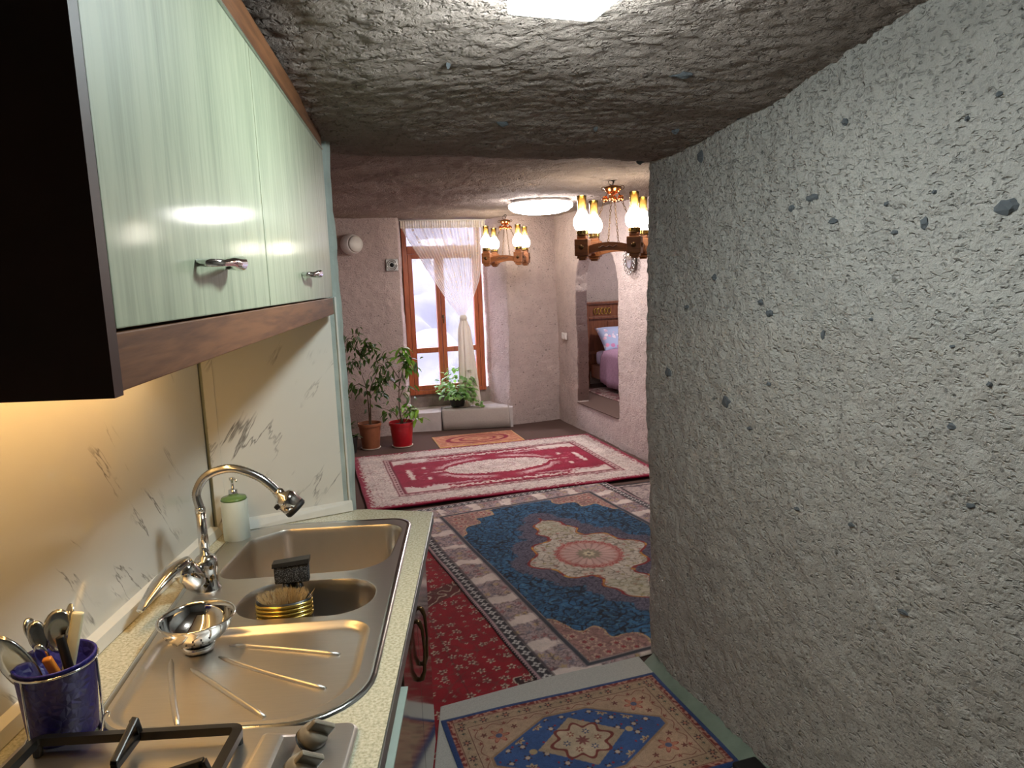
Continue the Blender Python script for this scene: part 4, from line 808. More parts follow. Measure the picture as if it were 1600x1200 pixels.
def pat_small(a, b):
    ha, hb = .44, .29; e = np.minimum(ha-np.abs(a), hb-np.abs(b)); n2 = perlin(a*60, b*60, 2.); c = np.ones(a.shape+(3,))*nl((44, 66, 112)); tan = (166, 138, 112)
    st = np.where(ha-np.abs(a) < hb-np.abs(b), b, a); band = lambda lo, hi: S_(np.maximum(lo-e, e-hi), .0012)
    c = paint(c, band(.018, .034), (122, 48, 42)); c = paint(c, band(.018, .034)*sstep(-.1, .25, perlin(a*70, b*70, 6.)), (178, 128, 110)); c = paint(c, band(.034, .084), tan); c = paint(c, band(.036, .039), (110, 40, 36)); c = paint(c, band(.080, .083), (96, 44, 38))
    q = np.mod(st/.084, 1.)-.5; d = rosette(q*.084, e-.059, .0165, 6, .3); c = paint(c, S_(d)*band(.04, .08), (70, 44, 48)); c = paint(c, S_(np.hypot(q*.084, e-.059)-.006, .001), (170, 110, 90)); q2 = np.mod(st/.042+.25, 1.)-.5; d2 = rosette(q2*.042, e-.059, .007, 4, .3); c = paint(c, S_(d2, .0015)*S_(-(np.abs(q*.084)-.022), .002)*band(.04, .08), (60, 70, 60))
    c = paint(c, S_(np.abs(e-.059-.008*np.sin(st*150))-.001, .0008)*band(.04, .08)*.6, (110, 80, 60))
    c = paint(c, band(.083, .125), (172, 140, 116)); c = paint(c, S_(np.abs(e-.104-.010*np.sin(st*75))-.0016, .001)*band(.086, .124), (120, 60, 46)); q = np.mod(st/.0838+.25, 1.)-.5; c = paint(c, S_(rosette(q*.0838, e-.104, .010, 5, .3), .0015)*band(.086, .124), (132, 66, 56)); 
    inn = S_(-(e-.112), .0012); f = np.ones(a.shape+(3,))*nl((176, 144, 118))
    # corner flowers
    dx, dy = np.abs(a)-.265, np.abs(b)-.125; r = np.hypot(dx, dy); f = paint(f, S_(rosette(dx, dy, .040, 6, .28), .002), (136, 56, 50)); f = paint(f, S_(rosette(dx, dy, .034, 6, .28), .002), (178, 116, 92)); f = paint(f, S_(r-.012, .002), (84, 90, 116))
    for ox, oy in ((.30, .07), (.20, .155), (.315, .145)): f = paint(f, S_(rosette(np.abs(a)-ox, np.abs(b)-oy, .013, 5, .3), .0015), (110, 60, 52))
    hx = np.maximum(np.abs(a)*.62+np.abs(b)*1.0-.215, np.maximum(np.abs(b)-.163, np.abs(a)-.315)); f = paint(f, S_(hx-.010), (150, 116, 88)); f = paint(f, S_(hx), (58, 84, 130)); hm = S_(hx+.012)
    dx, dy, h, h2 = scatter(a, b, .058, 4, .16); d = rosette(dx, dy, .017, 5, .35, h*6); f = paint(f, S_(d, .0015)*hm*(h2 > .2), (66, 40, 52)); f = paint(f, S_(np.hypot(dx, dy)-.008, .0015)*hm*(h2 > .2), (186, 160, 140)); f = paint(f, S_(np.hypot(dx-.02, dy-.012)-.005, .001)*hm, (140, 40, 60))
    for ox, oy in ((.21, .075), (.13, .125)): 
        d = rosette(np.abs(a)-ox, np.abs(b)-oy, .024, 7, .2); f = paint(f, S_(d, .002)*hm, (176, 150, 120)); f = paint(f, S_(d+.010, .002)*hm, (110, 52, 54)); f = paint(f, S_(d+.019, .002)*hm, (200, 170, 140))
    dm = np.abs(a)/.165+np.abs(b)/.135-1+.035*np.abs(np.mod(a*60, 1.)-.5); f = paint(f, S_(dm, .02), (166, 140, 114)); th = np.arctan2(b, a); r = np.hypot(a*.85, b); d = r-.083-.012*np.cos(8*th); f = paint(f, S_(np.abs(d)-.006, .0015), (118, 52, 44)); f = paint(f, S_(d+.006, .002), (184, 160, 134)); f = paint(f, S_(rosette(a, b, .026, 8, .25), .002), (128, 74, 68))
    for k in range(6):
        t = k*math.pi/3; d = rosette(a-.058*math.cos(t), b-.048*math.sin(t), .015, 6, .3); f = paint(f, S_(d, .0015), (74, 78, 104) if k % 2 else (140, 74, 60)); f = paint(f, S_(np.hypot(a-.058*math.cos(t), b-.048*math.sin(t))-.005, .001), (206, 180, 150))
    for sx in (-1, 1): f = paint(f, S_(np.hypot(a-sx*.18, b)-.014, .002), (178, 150, 112)); 
    c = c*(1-inn[..., None])+f*inn[..., None]; return np.clip(c*(1+.14*n2[..., None]), 0, 1)
def pat_orange(a, b):
    n1 = perlin(a*14, b*14, 1.); n2 = perlin(a*60, b*60, 2.); e = np.minimum(.44-np.abs(a), .26-np.abs(b)); c = np.ones(a.shape+(3,))*nl((178, 112, 82))*(1+.25*n2[..., None]); c = paint(c, vines(a, b, 9, 2., .13)*.7, (206, 150, 118)); r = np.hypot(a*.55, b); c = paint(c, S_(np.abs(r-.17)-.014, .004), (138, 22, 50)); c = paint(c, S_(np.abs(r-.10)-.01, .004), (138, 22, 50)); c = paint(c, S_(e-.014, .003), (206, 160, 104)); return np.clip(c, 0, 1)
def pat_bed(a, b):
    n1 = perlin(a*9, b*9, 1.); n2 = perlin(a*40, b*40, 2.); c = np.ones(a.shape+(3,))*nl((150, 96, 98)); c = paint(c, S_(n1-.05, .05), (184, 160, 152)); c = paint(c, vines(a, b, 14, 4., .1), (110, 50, 60)); return np.clip(c*(1+.25*n2[..., None]), 0, 1)
def pat_dark(a, b):
    n2 = perlin(a*40, b*40, 2.); e = np.minimum(.275-np.abs(a), .7-np.abs(b)); c = np.ones(a.shape+(3,))*nl((178, 160, 152)); c = paint(c, vines(a, b, 20, 4., .14)*.8, (110, 92, 100)); c = paint(c, S_(np.abs(e-.075)-.01), (60, 44, 50)); c = paint(c, S_(e-.04), (24, 20, 26)); return np.clip(c*(1+.2*n2[..., None]), 0, 1)

BA = math.radians(20.2)
rug('persian_rug', 'deep red rug with cream rosettes beside the base cabinet', -.179, 3.377, math.radians(17), 1.0, 2.3, .0, .008, .0055, lambda a, b: pat_red(a-.25, b))
rug('persian_rug', 'blue and cream rug with a large lobed floral medallion', .528, 4.033, BA, 1.66, 2.39, .0085, .008, .0050, lambda a, b: pat_blue(a, b+.105))
rug('persian_rug', 'dark edged cream rug corner showing beyond the blue rug', 1.36, 4.675, math.radians(15), .55, 1.4, .0, .008, .01, pat_dark)
rug('persian_rug', 'crimson and white vintage rug with oval medallion near the window', .075, 6.03, math.radians(14), 2.4, 1.70, .012, .008, .0075, pat_redwhite, hgt=lambda a, b: .010*(1-sstep(0, .25, .85+b))*(1+perlin(a*2.2, b, 3.)))
rug('door_mat', 'small orange and pink mat tucked under the crimson rug by the bench', -.11, 7.20, math.radians(13), .88, .52, .0, .007, .009, pat_orange, 'mat')
rug('small_rug', 'small blue and tan rug with central diamond on grey felt', .284, 2.236, math.radians(15.5), .88, .58, .0225, .007, .0022, pat_small)
# grey felt underlay in the kitchen
fo = [(-.225, -1.3), (-.225, 2.495), (.20, 2.655), (.45, 2.725), (.60, 2.772), (.655, 2.55), (1.40, -.4), (1.62, -1.3)]
tag(MB().loft([[(x, y, .0) for x, y in fo], [(x, y, .020) for x, y in fo], [(x, y, .022) for x, y in offset(fo, -.004)]], True, True).build('felt_carpet', M['felt']), 'grey felt carpet strip under the small blue rug', 'carpet')
tag(rug('bedroom_rug', 'faded pink rug on the bedroom floor inside the doorway', *uv(1.15, -.62).xy, TH, 1.5, 1.7, .286, .007, .012, pat_bed), 'faded pink rug on the bedroom floor inside the doorway', 'rug')
bg = thing('black_mat', 'black fabric mat edge lying against the foot of the rock wall', 'mat', (.80, 2.03, .0), math.radians(15))
MB().box((0, -.16, .035), (.09, .40, .024), bev=.008).build('fold', M['rubber'], bg, smooth=True)

# ================================================================== MAIN ROOM
# ---- chandeliers
def chandelier():
    t = thing('chandelier', '', 'chandelier'); h = .165   # half side; origin at the ceiling hook, z down
    zf = -.42
    for i, (sx, sy) in enumerate(((-1, -1), (1, -1), (1, 1), (-1, 1))):
        p = MB().box((sx*h, sy*h, zf), (.088, .088, .105), bev=.006).box((sx*h, sy*h, zf+.062), (.062, .062, .026), bev=.008).box((sx*h, sy*h, zf-.060), (.064, .064, .02), bev=.006).box((sx*h, sy*h, zf-.074), (.044, .044, .012), bev=.004).build('post', M['lamp_wood'], t)
        for ox, oy in ((sx, 0), (0, sy)):
            R = Vector((0, 0, 1)).rotation_difference(Vector((ox, oy, 0))).to_matrix(); MB().lathe([(.016, 0), (.016, .003), (.010, .005), (.006, .009), (0, .01)], 12, (sx*h+ox*.044, sy*h+oy*.044, zf), R).build('rosette', M['bronze'], p, smooth=True)
        g = MB().lathe([(.022, .070), (.036, .074), (.037, .080), (.033, .083), (.034, .094), (.037, .104), (.035, .106), (.028, .104)], 24, (sx*h, sy*h, zf)).build('gallery', M['bronze'], t, smooth=True)
        fl = MB()
        for k in range(20):
            a = 2*math.pi*k/20; fl.box((sx*h+.0345*math.cos(a), sy*h+.0345*math.sin(a), zf+.093), (.004, .004, .016), a)
        fl.build('fluting', M['brass'], g)
        MB().lathe([(.028, .104), (.045, .116), (.055, .140), (.057, .158), (.052, .182), (.038, .206), (.030, .220), (.0285, .226)], 28, (sx*h, sy*h, zf), cap=False).build('globe', M['globe'], t, smooth=True)
        MB().lathe([(.0285, .226), (.027, .24), (.0285, .29), (.030, .320), (.0285, .320), (.027, .29), (.0255, .24), (.027, .226)], 28, (sx*h, sy*h, zf), cap=False).build('chimney', M['amber'], t, smooth=True)
    for k in range(4):
        R = Matrix.Rotation(k*math.pi/2, 3, 'Z'); lp = []
        for q in np.linspace(-1, 1, 13):
            z = zf-.018+.020*(1-q*q)-.0; lp.append([tuple(R@Vector((q*(h-.036), -h+y, z+zz))) for y, zz in ((-.018, -.026), (.018, -.026), (.018, .024), (-.018, .024))])
        r = MB().loft(lp, True, True).build('rail', M['lamp_wood'], t)
        cv = MB().tube([R@Vector((q*.06, -h-.0185, zf-.002+.006*math.sin(q*9))) for q in np.linspace(-1, 1, 21)], .004, 6); cv.build('carving', M['lamp_wood_dark'], r, smooth=True)
        a0 = R@Vector((0, -.035, -.075)); a1 = R@Vector((0, -h, zf+.028)); ch = MB(); n = 17
        b0 = a0.lerp(a1, .12); MB().lathe([(0, -.021), (.013, -.0165), (.021, 0), (.013, .0165), (0, .021)], 16, b0).build('copper_ball', M['copper'], t, smooth=True)
        dr_ = (a1-a0).normalized(); sd = dr_.cross(R@Vector((1, 0, 0))).normalized(); cr = R@Vector((1, 0, 0))
        for j in range(n):
            c = a0.lerp(a1, (j+.5)/n); w = sd if j % 2 else cr
            ch.tube([c+dr_*(.0115*math.sin(a))+w*(.0055*math.cos(a)) for a in np.linspace(0, 2*math.pi, 13)[:-1]], .0021, 5, closed=True)
        ch.build('chain', M['bronze'], t, smooth=True)
        ea = R@Vector((0, -.062, -.048)); MB().tube([ea+R@Vector((0, -.012*math.cos(a), .012*math.sin(a))) for a in np.linspace(0, 2*math.pi, 13)[:-1]], .0025, 6, closed=True).build('ear_ring', M['bronze'], t, smooth=True)
    MB().lathe([(.0, -.094), (.012, -.092), (.030, -.084), (.047, -.068), (.054, -.052), (.056, -.046), (.050, -.040), (.030, -.032), (0, -.030)], 28).build('canopy_bowl', M['copper'], t, smooth=True)
    MB().lathe([(.056, -.052), (.058, -.048), (.056, -.042)], 28, cap=False).build('canopy_rim', M['bronze'], t, smooth=True)
    MB().tube([(0, 0, -.032), (.004, 0, -.012), (.016, .004, .004), (.012, 0, .016), (-.004, 0, .014), (-.008, 0, .0)], .0035, 8).tube([(-.005, 0, -.03), (-.024, .0, -.02), (-.028, 0, -.004), (-.012, .004, .004), (.01, .01, -.012)], .0025, 6).build('hook', M['iron'], t, smooth=True)
    return t
ch1 = chandelier(); ch1.location = (.868, 4.62, 2.232); ch1.rotation_euler = (0, 0, math.radians(-22)); ch1['label'] = 'near wooden chandelier with four lit oil lamp chimneys beside the rock wall'; ch1['group'] = 'wooden oil lamp chandeliers'
ch2 = copy_tree(ch1); ch2.location = (.268, 7.35, 2.272); ch2.rotation_euler = (0, 0, math.radians(-15)); ch2['label'] = 'far wooden chandelier with four lit oil lamp chimneys beside the curtain'
# ---- disc lamp
DL = thing('ceiling_disc_lamp', 'round glowing disc lamp on the ceiling between the chandeliers', 'ceiling lamp', (.52, 6.0, 2.245))
MB().lathe([(.20, .05), (.235, .04), (.25, .012), (.262, .004), (.262, 0)], 48).build('housing', M['lamp_frame'], DL, smooth=True)
MB().lathe([(.262, .0), (.268, -.008), (.265, -.03), (.23, -.058), (.16, -.075), (.08, -.083), (0, -.085)], 48).build('diffuser', M['disc_light'], DL, smooth=True)
BL = thing('bedroom_fill_lamp', 'added unseen round lamp that brightens the bedroom', 'ceiling lamp', uv(1.3, -.9, 2.5))  # added lamp, out of view, that fills the bedroom with light
MB().lathe([(.20, .0), (.20, -.02)], 32).build('housing', M['lamp_frame'], BL); MB().lathe([(.195, -.02), (.19, -.04), (.12, -.055), (0, -.06)], 32).build('diffuser', M['bed_fill'], BL, smooth=True)
# ---- curtain
CU = thing('curtain', 'sheer white curtain gathered and knotted in front of the window', 'curtain', (-.845, 7.80, 0), TH)
def cloth_grid(name, fn, nu, nv, m, parent):
    uu, vv = np.meshgrid(np.linspace(0, 1, nu), np.linspace(0, 1, nv)); P = fn(uu, vv); me = grid_mesh(name, P)
    at = me.attributes.new('cloth', 'FLOAT_VECTOR', 'POINT'); at.data.foreach_set('vector', np.stack([uu*1.0, vv*1.0, uu*0], -1).reshape(-1).astype(np.float32)); return link(name, me, m, parent)
zk, zt_ = 1.225, 2.245
vk = np.array([0, .08, .2, .4, .6, .8, .92, 1.]); le = np.array([.0, .035, .105, .225, .345, .47, .56, .615]); ri = np.array([.93, .925, .915, .895, .85, .765, .70, .655])
def upper(u, v):
    l = np.interp(v, vk, le); r = np.interp(v, vk, ri); bulge = u+.0*v; x = l+(r-l)*u; am = .016*(1-.65*v); ph = u*2*math.pi*24+1.2*perlin(u*9, v*1.5, 2.)
    y = -am*np.sin(ph)-.05*v*np.sin(u*math.pi)+.006*perlin(u*30, v*4, 1.); return np.stack([x, y, zt_+(zk-zt_)*v+.012*np.sin(u*3)*(1-v)], -1)
cloth_grid('sheer_panel', upper, 300, 60, M['sheer'], CU)
def head(u, v): x = -.005+.945*u; return np.stack([x, -.006*np.sin(u*2*math.pi*36)-.012, 2.305-.085*v+.0*u], -1)
cloth_grid('heading', head, 400, 4, M['sheer_dense'], CU)
def tail(u, v):
    t = u*2*math.pi; w = np.interp(v, [0, .12, .5, 1], [.030, .062, .085, .115]); d = np.interp(v, [0, .12, 1], [.025, .045, .055]); cx = .634+.03*v
    k = 1+.16*np.sin(7*t+2*v)+.08*np.sin(13*t); return np.stack([cx+w*np.cos(t)*k, -.055+d*np.sin(t)*k, zk-.005+(.245-zk)*v+.02*v*np.cos(t)], -1)
cloth_grid('tail', tail, 96, 40, M['sheer_dense'], CU)
MB().lathe([(.030, -.03), (.042, -.01), (.043, .012), (.030, .035)], 20, (.634, -.055, zk), sy=.85).build('knot', M['sheer_dense'], CU, smooth=True)
MB().tube([(-.02, -.01, 2.305), (.95, -.01, 2.305)], .009, 10).build('rod', M['white_trim'], CU, smooth=True)
# ---- runner cloth over the bench
cl = []
for k in range(30):
    t = k/29; x = -.505+t*.755; yb = 7.745+.02*t; w = .004*math.sin(t*17)
    cl.append([(x, 8.00, .224), (x, yb+.01, .226+w*.2), (x+.002, yb-.022, .2245), (x+.003, yb-.031, .212), (x+.006+.012*math.sin(t*3), yb-.045+w*.6, .10), (x+.008+.02*math.sin(t*3), yb-.062+w, .008)])
me = grid_mesh('bench_cloth', np.array(cl)); o = tag(link('bench_cloth', me, M['cloth_grey']), 'grey cloth runner draped over the window bench', 'cloth'); md = o.modifiers.new('thickness', 'SOLIDIFY'); md.thickness = .004
MB().tube([(-.507, 7.90, .229), (-.506, 7.745, .232), (-.503, 7.712, .212), (-.498, 7.697, .10), (-.494, 7.680, .012)], .004, 6).build('dark_hem', M['rubber'], o, smooth=True)
# ---- plants
def leaf_mesh(name, l, w, m, fold=.25, curl=.3, n=6):
    vs = []; fs = []
    for i in range(n+1):
        t = i/n; ww_ = w*math.sin(math.pi*min(1, t*.93+.05))**.8*(1-.25*t); z = -curl*l*t*t
        vs += [(-ww_/2, l*t, z+fold*ww_/2), (0, l*t, z), (ww_/2, l*t, z+fold*ww_/2)]
    for i in range(n): a = 3*i; fs += [(a, a+1, a+4, a+3), (a+1, a+2, a+5, a+4)]
    me = bpy.data.meshes.new(name); me.from_pydata(vs, [], fs); me.materials.append(m); me.polygons.foreach_set('use_smooth', [True]*len(me.polygons)); return me
LF = {'ficus': leaf_mesh('ficus_leaf', .075, .030, M['leaf_dark']), 'umb': leaf_mesh('umbrella_leaf', .105, .046, M['leaf_bright'], .15, .5), 'pil': leaf_mesh('round_leaf', .062, .052, M['leaf_light'], .1, .25)}
def add_leaf(parent, key, p, az, el, sc, roll=0.):
    o = bpy.data.objects.new('leaf', LF[key]); COL.objects.link(o); o.parent = parent; o.location = p; o.rotation_euler = (el, roll, az); o.scale = (sc,)*3; return o
def pot(t, m, r0, r1, h, saucer=True):
    MB().lathe([(r0*.95, .012), (r0, .016), (r1*.97, h-.03), (r1*.97, h-.028), (r1*1.05, h-.028), (r1*1.05, h), (r1*.98, h), (r1*.93, h-.03), (r0*.9, .03), (0, .03)], 36).build('pot', m, t, auto=35)
    MB().lathe([(0, h-.035), (r1*.5, h-.026), (r1*.93, h-.032)], 24).build('soil', M['soil'], t, smooth=True)
    if saucer: MB().lathe([(0, 0), (r0*1.0, 0), (r0*1.12, .014), (r0*1.06, .014), (r0*.98, .006), (0, .006)], 36).build('saucer', M['saucer'], t, smooth=True)
def bez(p, n=10):
    p = [Vector(q) for q in p]; out = []
    for i in range(len(p)-1):
        a = p[max(i-1, 0)]; b = p[i]; c = p[i+1]; d = p[min(i+2, len(p)-1)]
        for k in range(n): t = k/n; out.append(.5*((2*b)+(c-a)*t+(2*a-5*b+4*c-d)*t*t+(3*b-a-3*c+d)*t**3))
    return out+[p[-1]]
rr = random.Random(21)
P1 = thing('potted_ficus', 'tall sparse ficus in a brown plastic pot by the window wall', 'potted plant', (-1.18, 6.99, 0)); pot(P1, M['pot_brown'], .088, .112, .265)
def branchy(t, stems, key, nleaf, sc, spread=.05, droop=-.35, dens=None):
    for pts, r in stems:
        c = bez(pts); MB().tube(c, [r*(1-.75*k/(len(c)-1)) for k in range(len(c))], 6).build('stem', M['stem'], t, smooth=True)
    for k in range(nleaf):
        pts, r = stems[rr.randrange(len(stems))] if dens is None else stems[rr.choices(range(len(stems)), dens)[0]]; c = bez(pts); i = int((rr.uniform(.35, 1.) if dens is None else rr.uniform(.25, 1))*(len(c)-1)); p = c[i]+Vector((rr.gauss(0, spread), rr.gauss(0, spread), rr.gauss(0, spread*.8)))
        add_leaf(t, key, p, rr.uniform(0, 6.28), droop+rr.uniform(-.6, .5), sc*rr.uniform(.7, 1.2), rr.uniform(-.5, .5))
b0 = [((0, 0, .23), (.0, .01, .45), (-.01, 0, .62), (-.06, .01, .80)), ((.01, 0, .23), (.02, 0, .42), (.03, 0, .60), (.10, .0, .75)), ((-.06, .01, .80), (-.05, .0, .95), (-.08, 0, 1.08), (-.06, 0, 1.22)), ((-.06, .01, .8), (-.10, 0, .88), (-.16, 0, .86), (-.20, 0, .74)), ((-.01, 0, .62), (-.08, .0, .66), (-.14, 0, .62), (-.16, 0, .52)), ((.03, 0, .6), (.08, -.04, .64), (.12, -.05, .60), (.16, -.05, .52)), ((-.05, 0, .95), (.01, 0, 1.06), (.05, 0, 1.05), (.09, 0, .95)), ((-.08, 0, 1.08), (-.14, 0, 1.12), (-.19, 0, 1.08), (-.2, 0, 1.02)), ((.1, 0, .75), (.13, 0, .84), (.18, 0, .8), (.2, 0, .70))]
branchy(P1, [(p, .009 if k < 2 else .005) for k, p in enumerate(b0)], 'ficus', 265, .95, .035, -.5, [.2, .6, 2, 1.5, 1.6, 1.6, 2.2, 1.8, 1.8])
P2 = thing('potted_umbrella_plant', 'leafy umbrella plant in a red plastic pot beside the brown pot', 'potted plant', (-.868, 7.03, 0)); pot(P2, M['pot_red'], .096, .120, .255)
b1 = [((0, 0, .22), (-.01, 0, .45), (0, 0, .62), (.01, 0, .80)), ((0, 0, .22), (-.06, -.02, .34), (-.12, -.02, .38), (-.18, 0, .40)), ((.01, 0, .22), (.05, -.03, .34), (.10, -.03, .38), (.15, -.03, .36)), ((0, 0, .62), (.05, -.02, .78), (.07, 0, .92), (.06, 0, 1.0)), ((0, 0, .7), (-.08, 0, .84), (-.14, 0, .92), (-.19, 0, .86)), ((0, 0, .6), (-.10, .0, .70), (-.18, 0, .72), (-.22, 0, .66)), ((.0, 0, .75), (.08, 0, .84), (.13, 0, .86), (.16, 0, .80)), ((0, 0, .5), (.05, 0, .60), (.08, 0, .60), (.12, 0, .50))]
branchy(P2, [(p, .008 if k < 1 else .005) for k, p in enumerate(b1)], 'ficus', 130, 1.15, .04, -.45, [.8, 1., .6, .8, 1.6, 1.8, 1.2, 1.])
for c, n in (((.06, -.02, .99), 16), ((.10, -.03, .88), 14), ((.03, -.02, .92), 10), ((.14, -.03, .80), 9), ((.12, -.05, .37), 11), ((.17, -.06, .31), 7), ((.06, -.05, .42), 6)):
    for k in range(n): add_leaf(P2, 'umb', Vector(c)+Vector((rr.gauss(0, .025), rr.gauss(0, .02), rr.gauss(0, .02))), rr.uniform(0, 6.28), rr.uniform(-.7, .3), rr.uniform(.75, 1.1), rr.uniform(-.3, .3))
P3 = thing('windowsill_plant', 'bushy bright green trailing plant in a black pot on the bench', 'potted plant', (-.325, 7.88, .2285)); pot(P3, M['pot_black'], .075, .10, .15, False)
for k in range(210):
    t = rr.uniform(0, 6.28); q = math.sqrt(rr.random())*.21; z = .13+.34*rr.random()**1.05*(1-.5*(q/.21)**2); add_leaf(P3, 'pil', (q*math.cos(t), q*.75*math.sin(t)-.02, z), t-1.57+rr.uniform(-.6, .6), rr.uniform(-.8, .5), rr.uniform(.8, 1.25), rr.uniform(-.4, .4))
for k in range(45):
    s = rr.random(); add_leaf(P3, 'pil', (.02+.26*s, -.10-.05*rr.random(), .12*(1-s)+.02+.05*rr.random()), rr.uniform(0, 6.28), rr.uniform(-.8, .2), rr.uniform(.6, .95), rr.uniform(-.4, .4))
for k in range(9):
    t = k*.7; MB().tube([(0, 0, .12), (.05*math.cos(t), .04*math.sin(t), .22), (.12*math.cos(t), .08*math.sin(t), .30)], .003, 5).build('stem', M['leaf_light'], P3, smooth=True)
P4 = thing('small_potted_plant', 'dark little potted plant half hidden behind the partition edge', 'potted plant', (-1.36, 6.80, 0)); pot(P4, M['pot_black'], .07, .085, .17, False)
for k in range(40): add_leaf(P4, 'ficus', (rr.gauss(0, .04), rr.gauss(0, .04), .17+rr.random()*.16), rr.uniform(0, 6.28), rr.uniform(-.2, .9), rr.uniform(.7, 1.1), rr.uniform(-.4, .4))
# ---- brown cloth on the doorway step
sc_ = MB(); q = [uv(a, b, z) for z in (.283, .290) for a, b in ((-.012, -.575), (.125, -.575), (.125, -1.58), (-.012, -1.58))]
tag(sc_.add(q, [(0, 3, 2, 1), (4, 5, 6, 7), (0, 1, 5, 4), (1, 2, 6, 5), (2, 3, 7, 6), (3, 0, 4, 7)]).build('step_mat', M['brown_carpet']), 'brown carpet strip on the raised step of the arched doorway', 'mat')
# ---- wall fittings
VT = thing('wall_vent', 'small square metal vent cover on the rock beside the window', 'vent', (-.935, 7.575, 1.83), TH)
MB().box((0, 0, 0), (.125, .02, .125), bev=.006).build('plate', M['vent'], VT); R = Matrix.Rotation(math.pi/2, 3, 'X')
for r in (.052, .036): MB().tube([(r*math.cos(a), -.014, r*math.sin(a)) for a in np.linspace(0, 2*math.pi, 33)[:-1]], .005, 6, closed=True).build('ring', M['silver'], VT, smooth=True)
MB().lathe([(.024, .0), (.02, .014), (.01, .02), (0, .022)], 20, (0, -.008, 0), R).build('hub', M['iron'], VT, smooth=True)
EL = thing('wall_light', 'white round plastic wall light half hidden behind the partition', 'wall light', (-1.335, 7.43, 2.05), TH+math.radians(25))
R = Matrix.Rotation(math.radians(90), 3, 'X')@Matrix.Rotation(math.radians(14), 3, 'Y')
MB().lathe([(.12, -.01), (.125, .03), (.11, .075), (.10, .085)], 36, (0, 0, 0), R, sx=1., sy=.85).build('housing', M['sensor'], EL, smooth=True)
MB().lathe([(.10, .085), (.09, .10), (.05, .112), (0, .116)], 36, (0, 0, 0), R, sx=1., sy=.85).build('diffuser', M['white_trim'], EL, smooth=True)
sw = uv(-.02, -.255, .99)
SW = thing('wall_switch', 'white double switch plate on the rock by the doorway', 'switch', sw, TH); MB().box((0, 0, 0), (.014, .13, .075), bev=.004).build('plate', M['switch'], SW)
for y in (-.03, .03): MB().box((-.009, y, 0), (.008, .045, .055), bev=.003).build('rocker', M['switch'], SW)
orn = uv(-.03, -1.93, 1.76)
OR = thing('oval_ornament', 'ornate oval silver mirror on the wall behind the near chandelier', 'mirror', orn, TH)
R = Matrix.Rotation(-math.pi/2, 3, 'Y'); MB().lathe([(.075, 0), (.075, .012), (.06, .014), (0, .014)], 32, (0, 0, 0), R, sx=1.1, sy=.95).build('mirror', M['chrome_soft'], OR, smooth=True)
for k in range(18):
    a = 2*math.pi*k/18; c = Vector((-.012, .095*math.cos(a), .112*math.sin(a))); MB().tube([c+Vector((0, .018*math.cos(b), .018*math.sin(b))) for b in np.linspace(0, 2*math.pi, 13)[:-1]], .004, 6, closed=True).build('scroll', M['silver'], OR, smooth=True)
# ---- bed
bo = uv(.50, .0, .286); BD = thing('bed', 'dark carved wooden bed with tall panelled headboard in the bedroom', 'bed', bo, TH)
hb = .43
for x in (.03, 1.67):
    MB().box((x, hb, .51), (.06, .07, 1.02), bev=.006).lathe([(.034, 0), (.04, .015), (.03, .03), (.0, .045)], 16, (x, hb, 1.02)).build('post', M['headboard'], BD)
MB().box((.85, hb, .60), (1.58, .035, .82)).build('headboard_panel', M['headboard'], BD)
MB().box((.85, hb-.01, 1.03), (1.74, .075, .035), bev=.01).build('crest_rail', M['headboard'], BD); MB().box((.85, hb-.01, .845), (1.58, .06, .03), bev=.006).build('moulding', M['headboard'], BD); MB().box((.85, hb-.01, .42), (1.58, .06, .04), bev=.006).build('moulding', M['headboard'], BD)
for k in range(5):
    c = (.15+.046*k, hb-.024, .925); MB().tube([(c[0]+.019*math.cos(a), c[1], c[2]+.038*math.sin(a)) for a in np.linspace(0, 2*math.pi, 21)[:-1]], .006, 6, closed=True).build('carved_oval', M['brass'], BD, smooth=True)
for x0 in (.30, .72, 1.14): MB().box((x0+.18, hb-.022, .64), (.34, .015, .32), bev=.006).build('raised_panel', M['headboard'], BD)
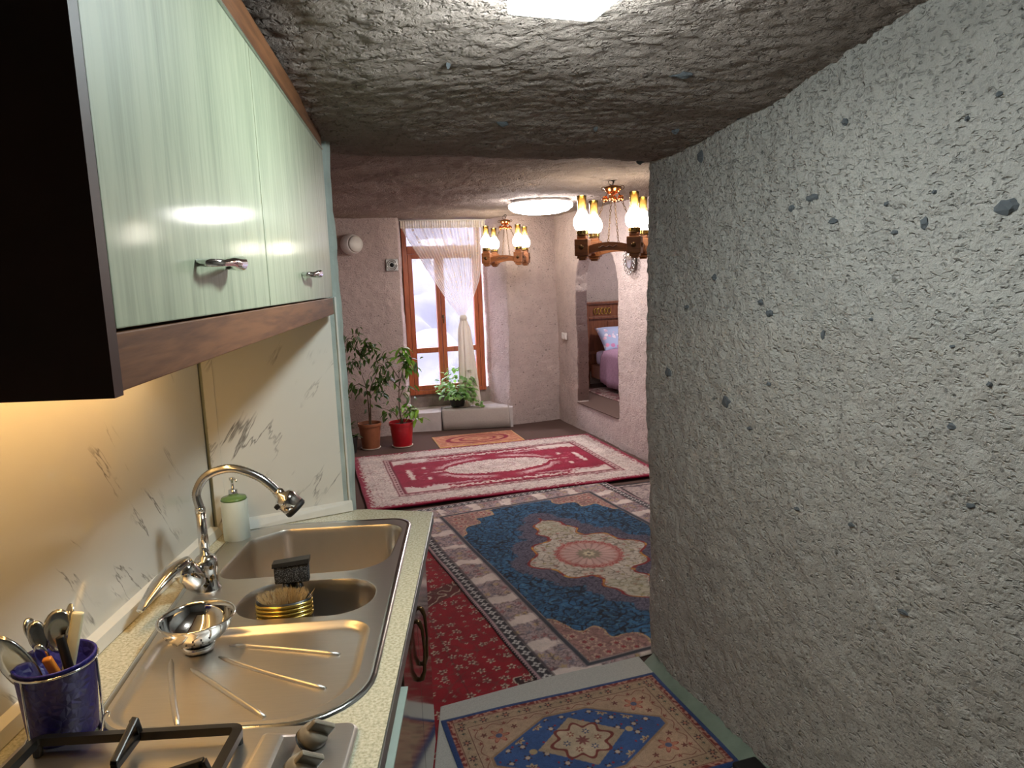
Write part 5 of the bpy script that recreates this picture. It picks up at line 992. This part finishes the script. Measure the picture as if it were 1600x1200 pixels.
MB().box((.85, -.62, .20), (1.56, 2.02, .16), bev=.005).build('bed_box', M['headboard'], BD)
MB().box((.87, -.61, .36), (1.50, 1.96, .17), bev=.05).build('mattress', M['sheet'], BD, smooth=True)
for x in (.10, 1.6): MB().box((x, -1.55, .06), (.07, .07, .12)).build('leg', M['headboard'], BD)
def pillow(name, label, loc, rz, tilt, w, l, h, m):
    uu, vv = np.meshgrid(np.linspace(-1, 1, 30), np.linspace(-1, 1, 24)); th = np.clip((1-np.abs(uu)**3.)*(1-np.abs(vv)**3.), 0, 1)**.5; pin = 1-.10*(1-np.abs(uu))*(np.abs(vv) > .0)*np.abs(vv)**3; x = uu*w/2*(1-.07*(1-vv**2)*np.abs(uu)**4); y = vv*l/2*(1-.08*(1-uu**2)*np.abs(vv)**4)
    top = np.stack([x, y, h/2*th], -1); bot = np.stack([x, y, -h/2*th], -1); me1 = grid_mesh(name, np.concatenate([top, bot[::-1]], 0))
    bm = bmesh.new(); bm.from_mesh(me1); bmesh.ops.remove_doubles(bm, verts=bm.verts, dist=1e-4); bmesh.ops.recalc_face_normals(bm, faces=bm.faces); bm.to_mesh(me1); bm.free()
    return tag(link(name, me1, m, None, loc, (tilt, 0, rz)), label, 'pillow')
pillow('pillow', 'lilac pillow with pink flowers leaning against the dark headboard', uv(.50+.42, .20, .286+.59), TH, math.radians(42), .62, .40, .16, M['floral'])
bk = []
for k in range(26):
    t = k/25; y = .06-t*.75; w = .012*math.sin(t*14)+.006*math.sin(t*33)
    bk.append([(.95, y, .463+.004*math.sin(t*9)), (.5, y, .466+w*.5), (.22, y, .468+w*.4), (.105, y, .455), (.075-w*.5, y, .40), (.06+w, y, .28), (.058+w*1.5, y+.01, .16), (.062+w, y, .10-.03*math.sin(t*3))])
o = link('blanket', grid_mesh('blanket', np.array(bk)), M['blanket'], None, bo, (0, 0, TH)); tag(o, 'mauve blanket hanging over the near side of the bed', 'blanket'); md = o.modifiers.new('thickness', 'SOLIDIFY'); md.thickness = .02; md.offset = 1
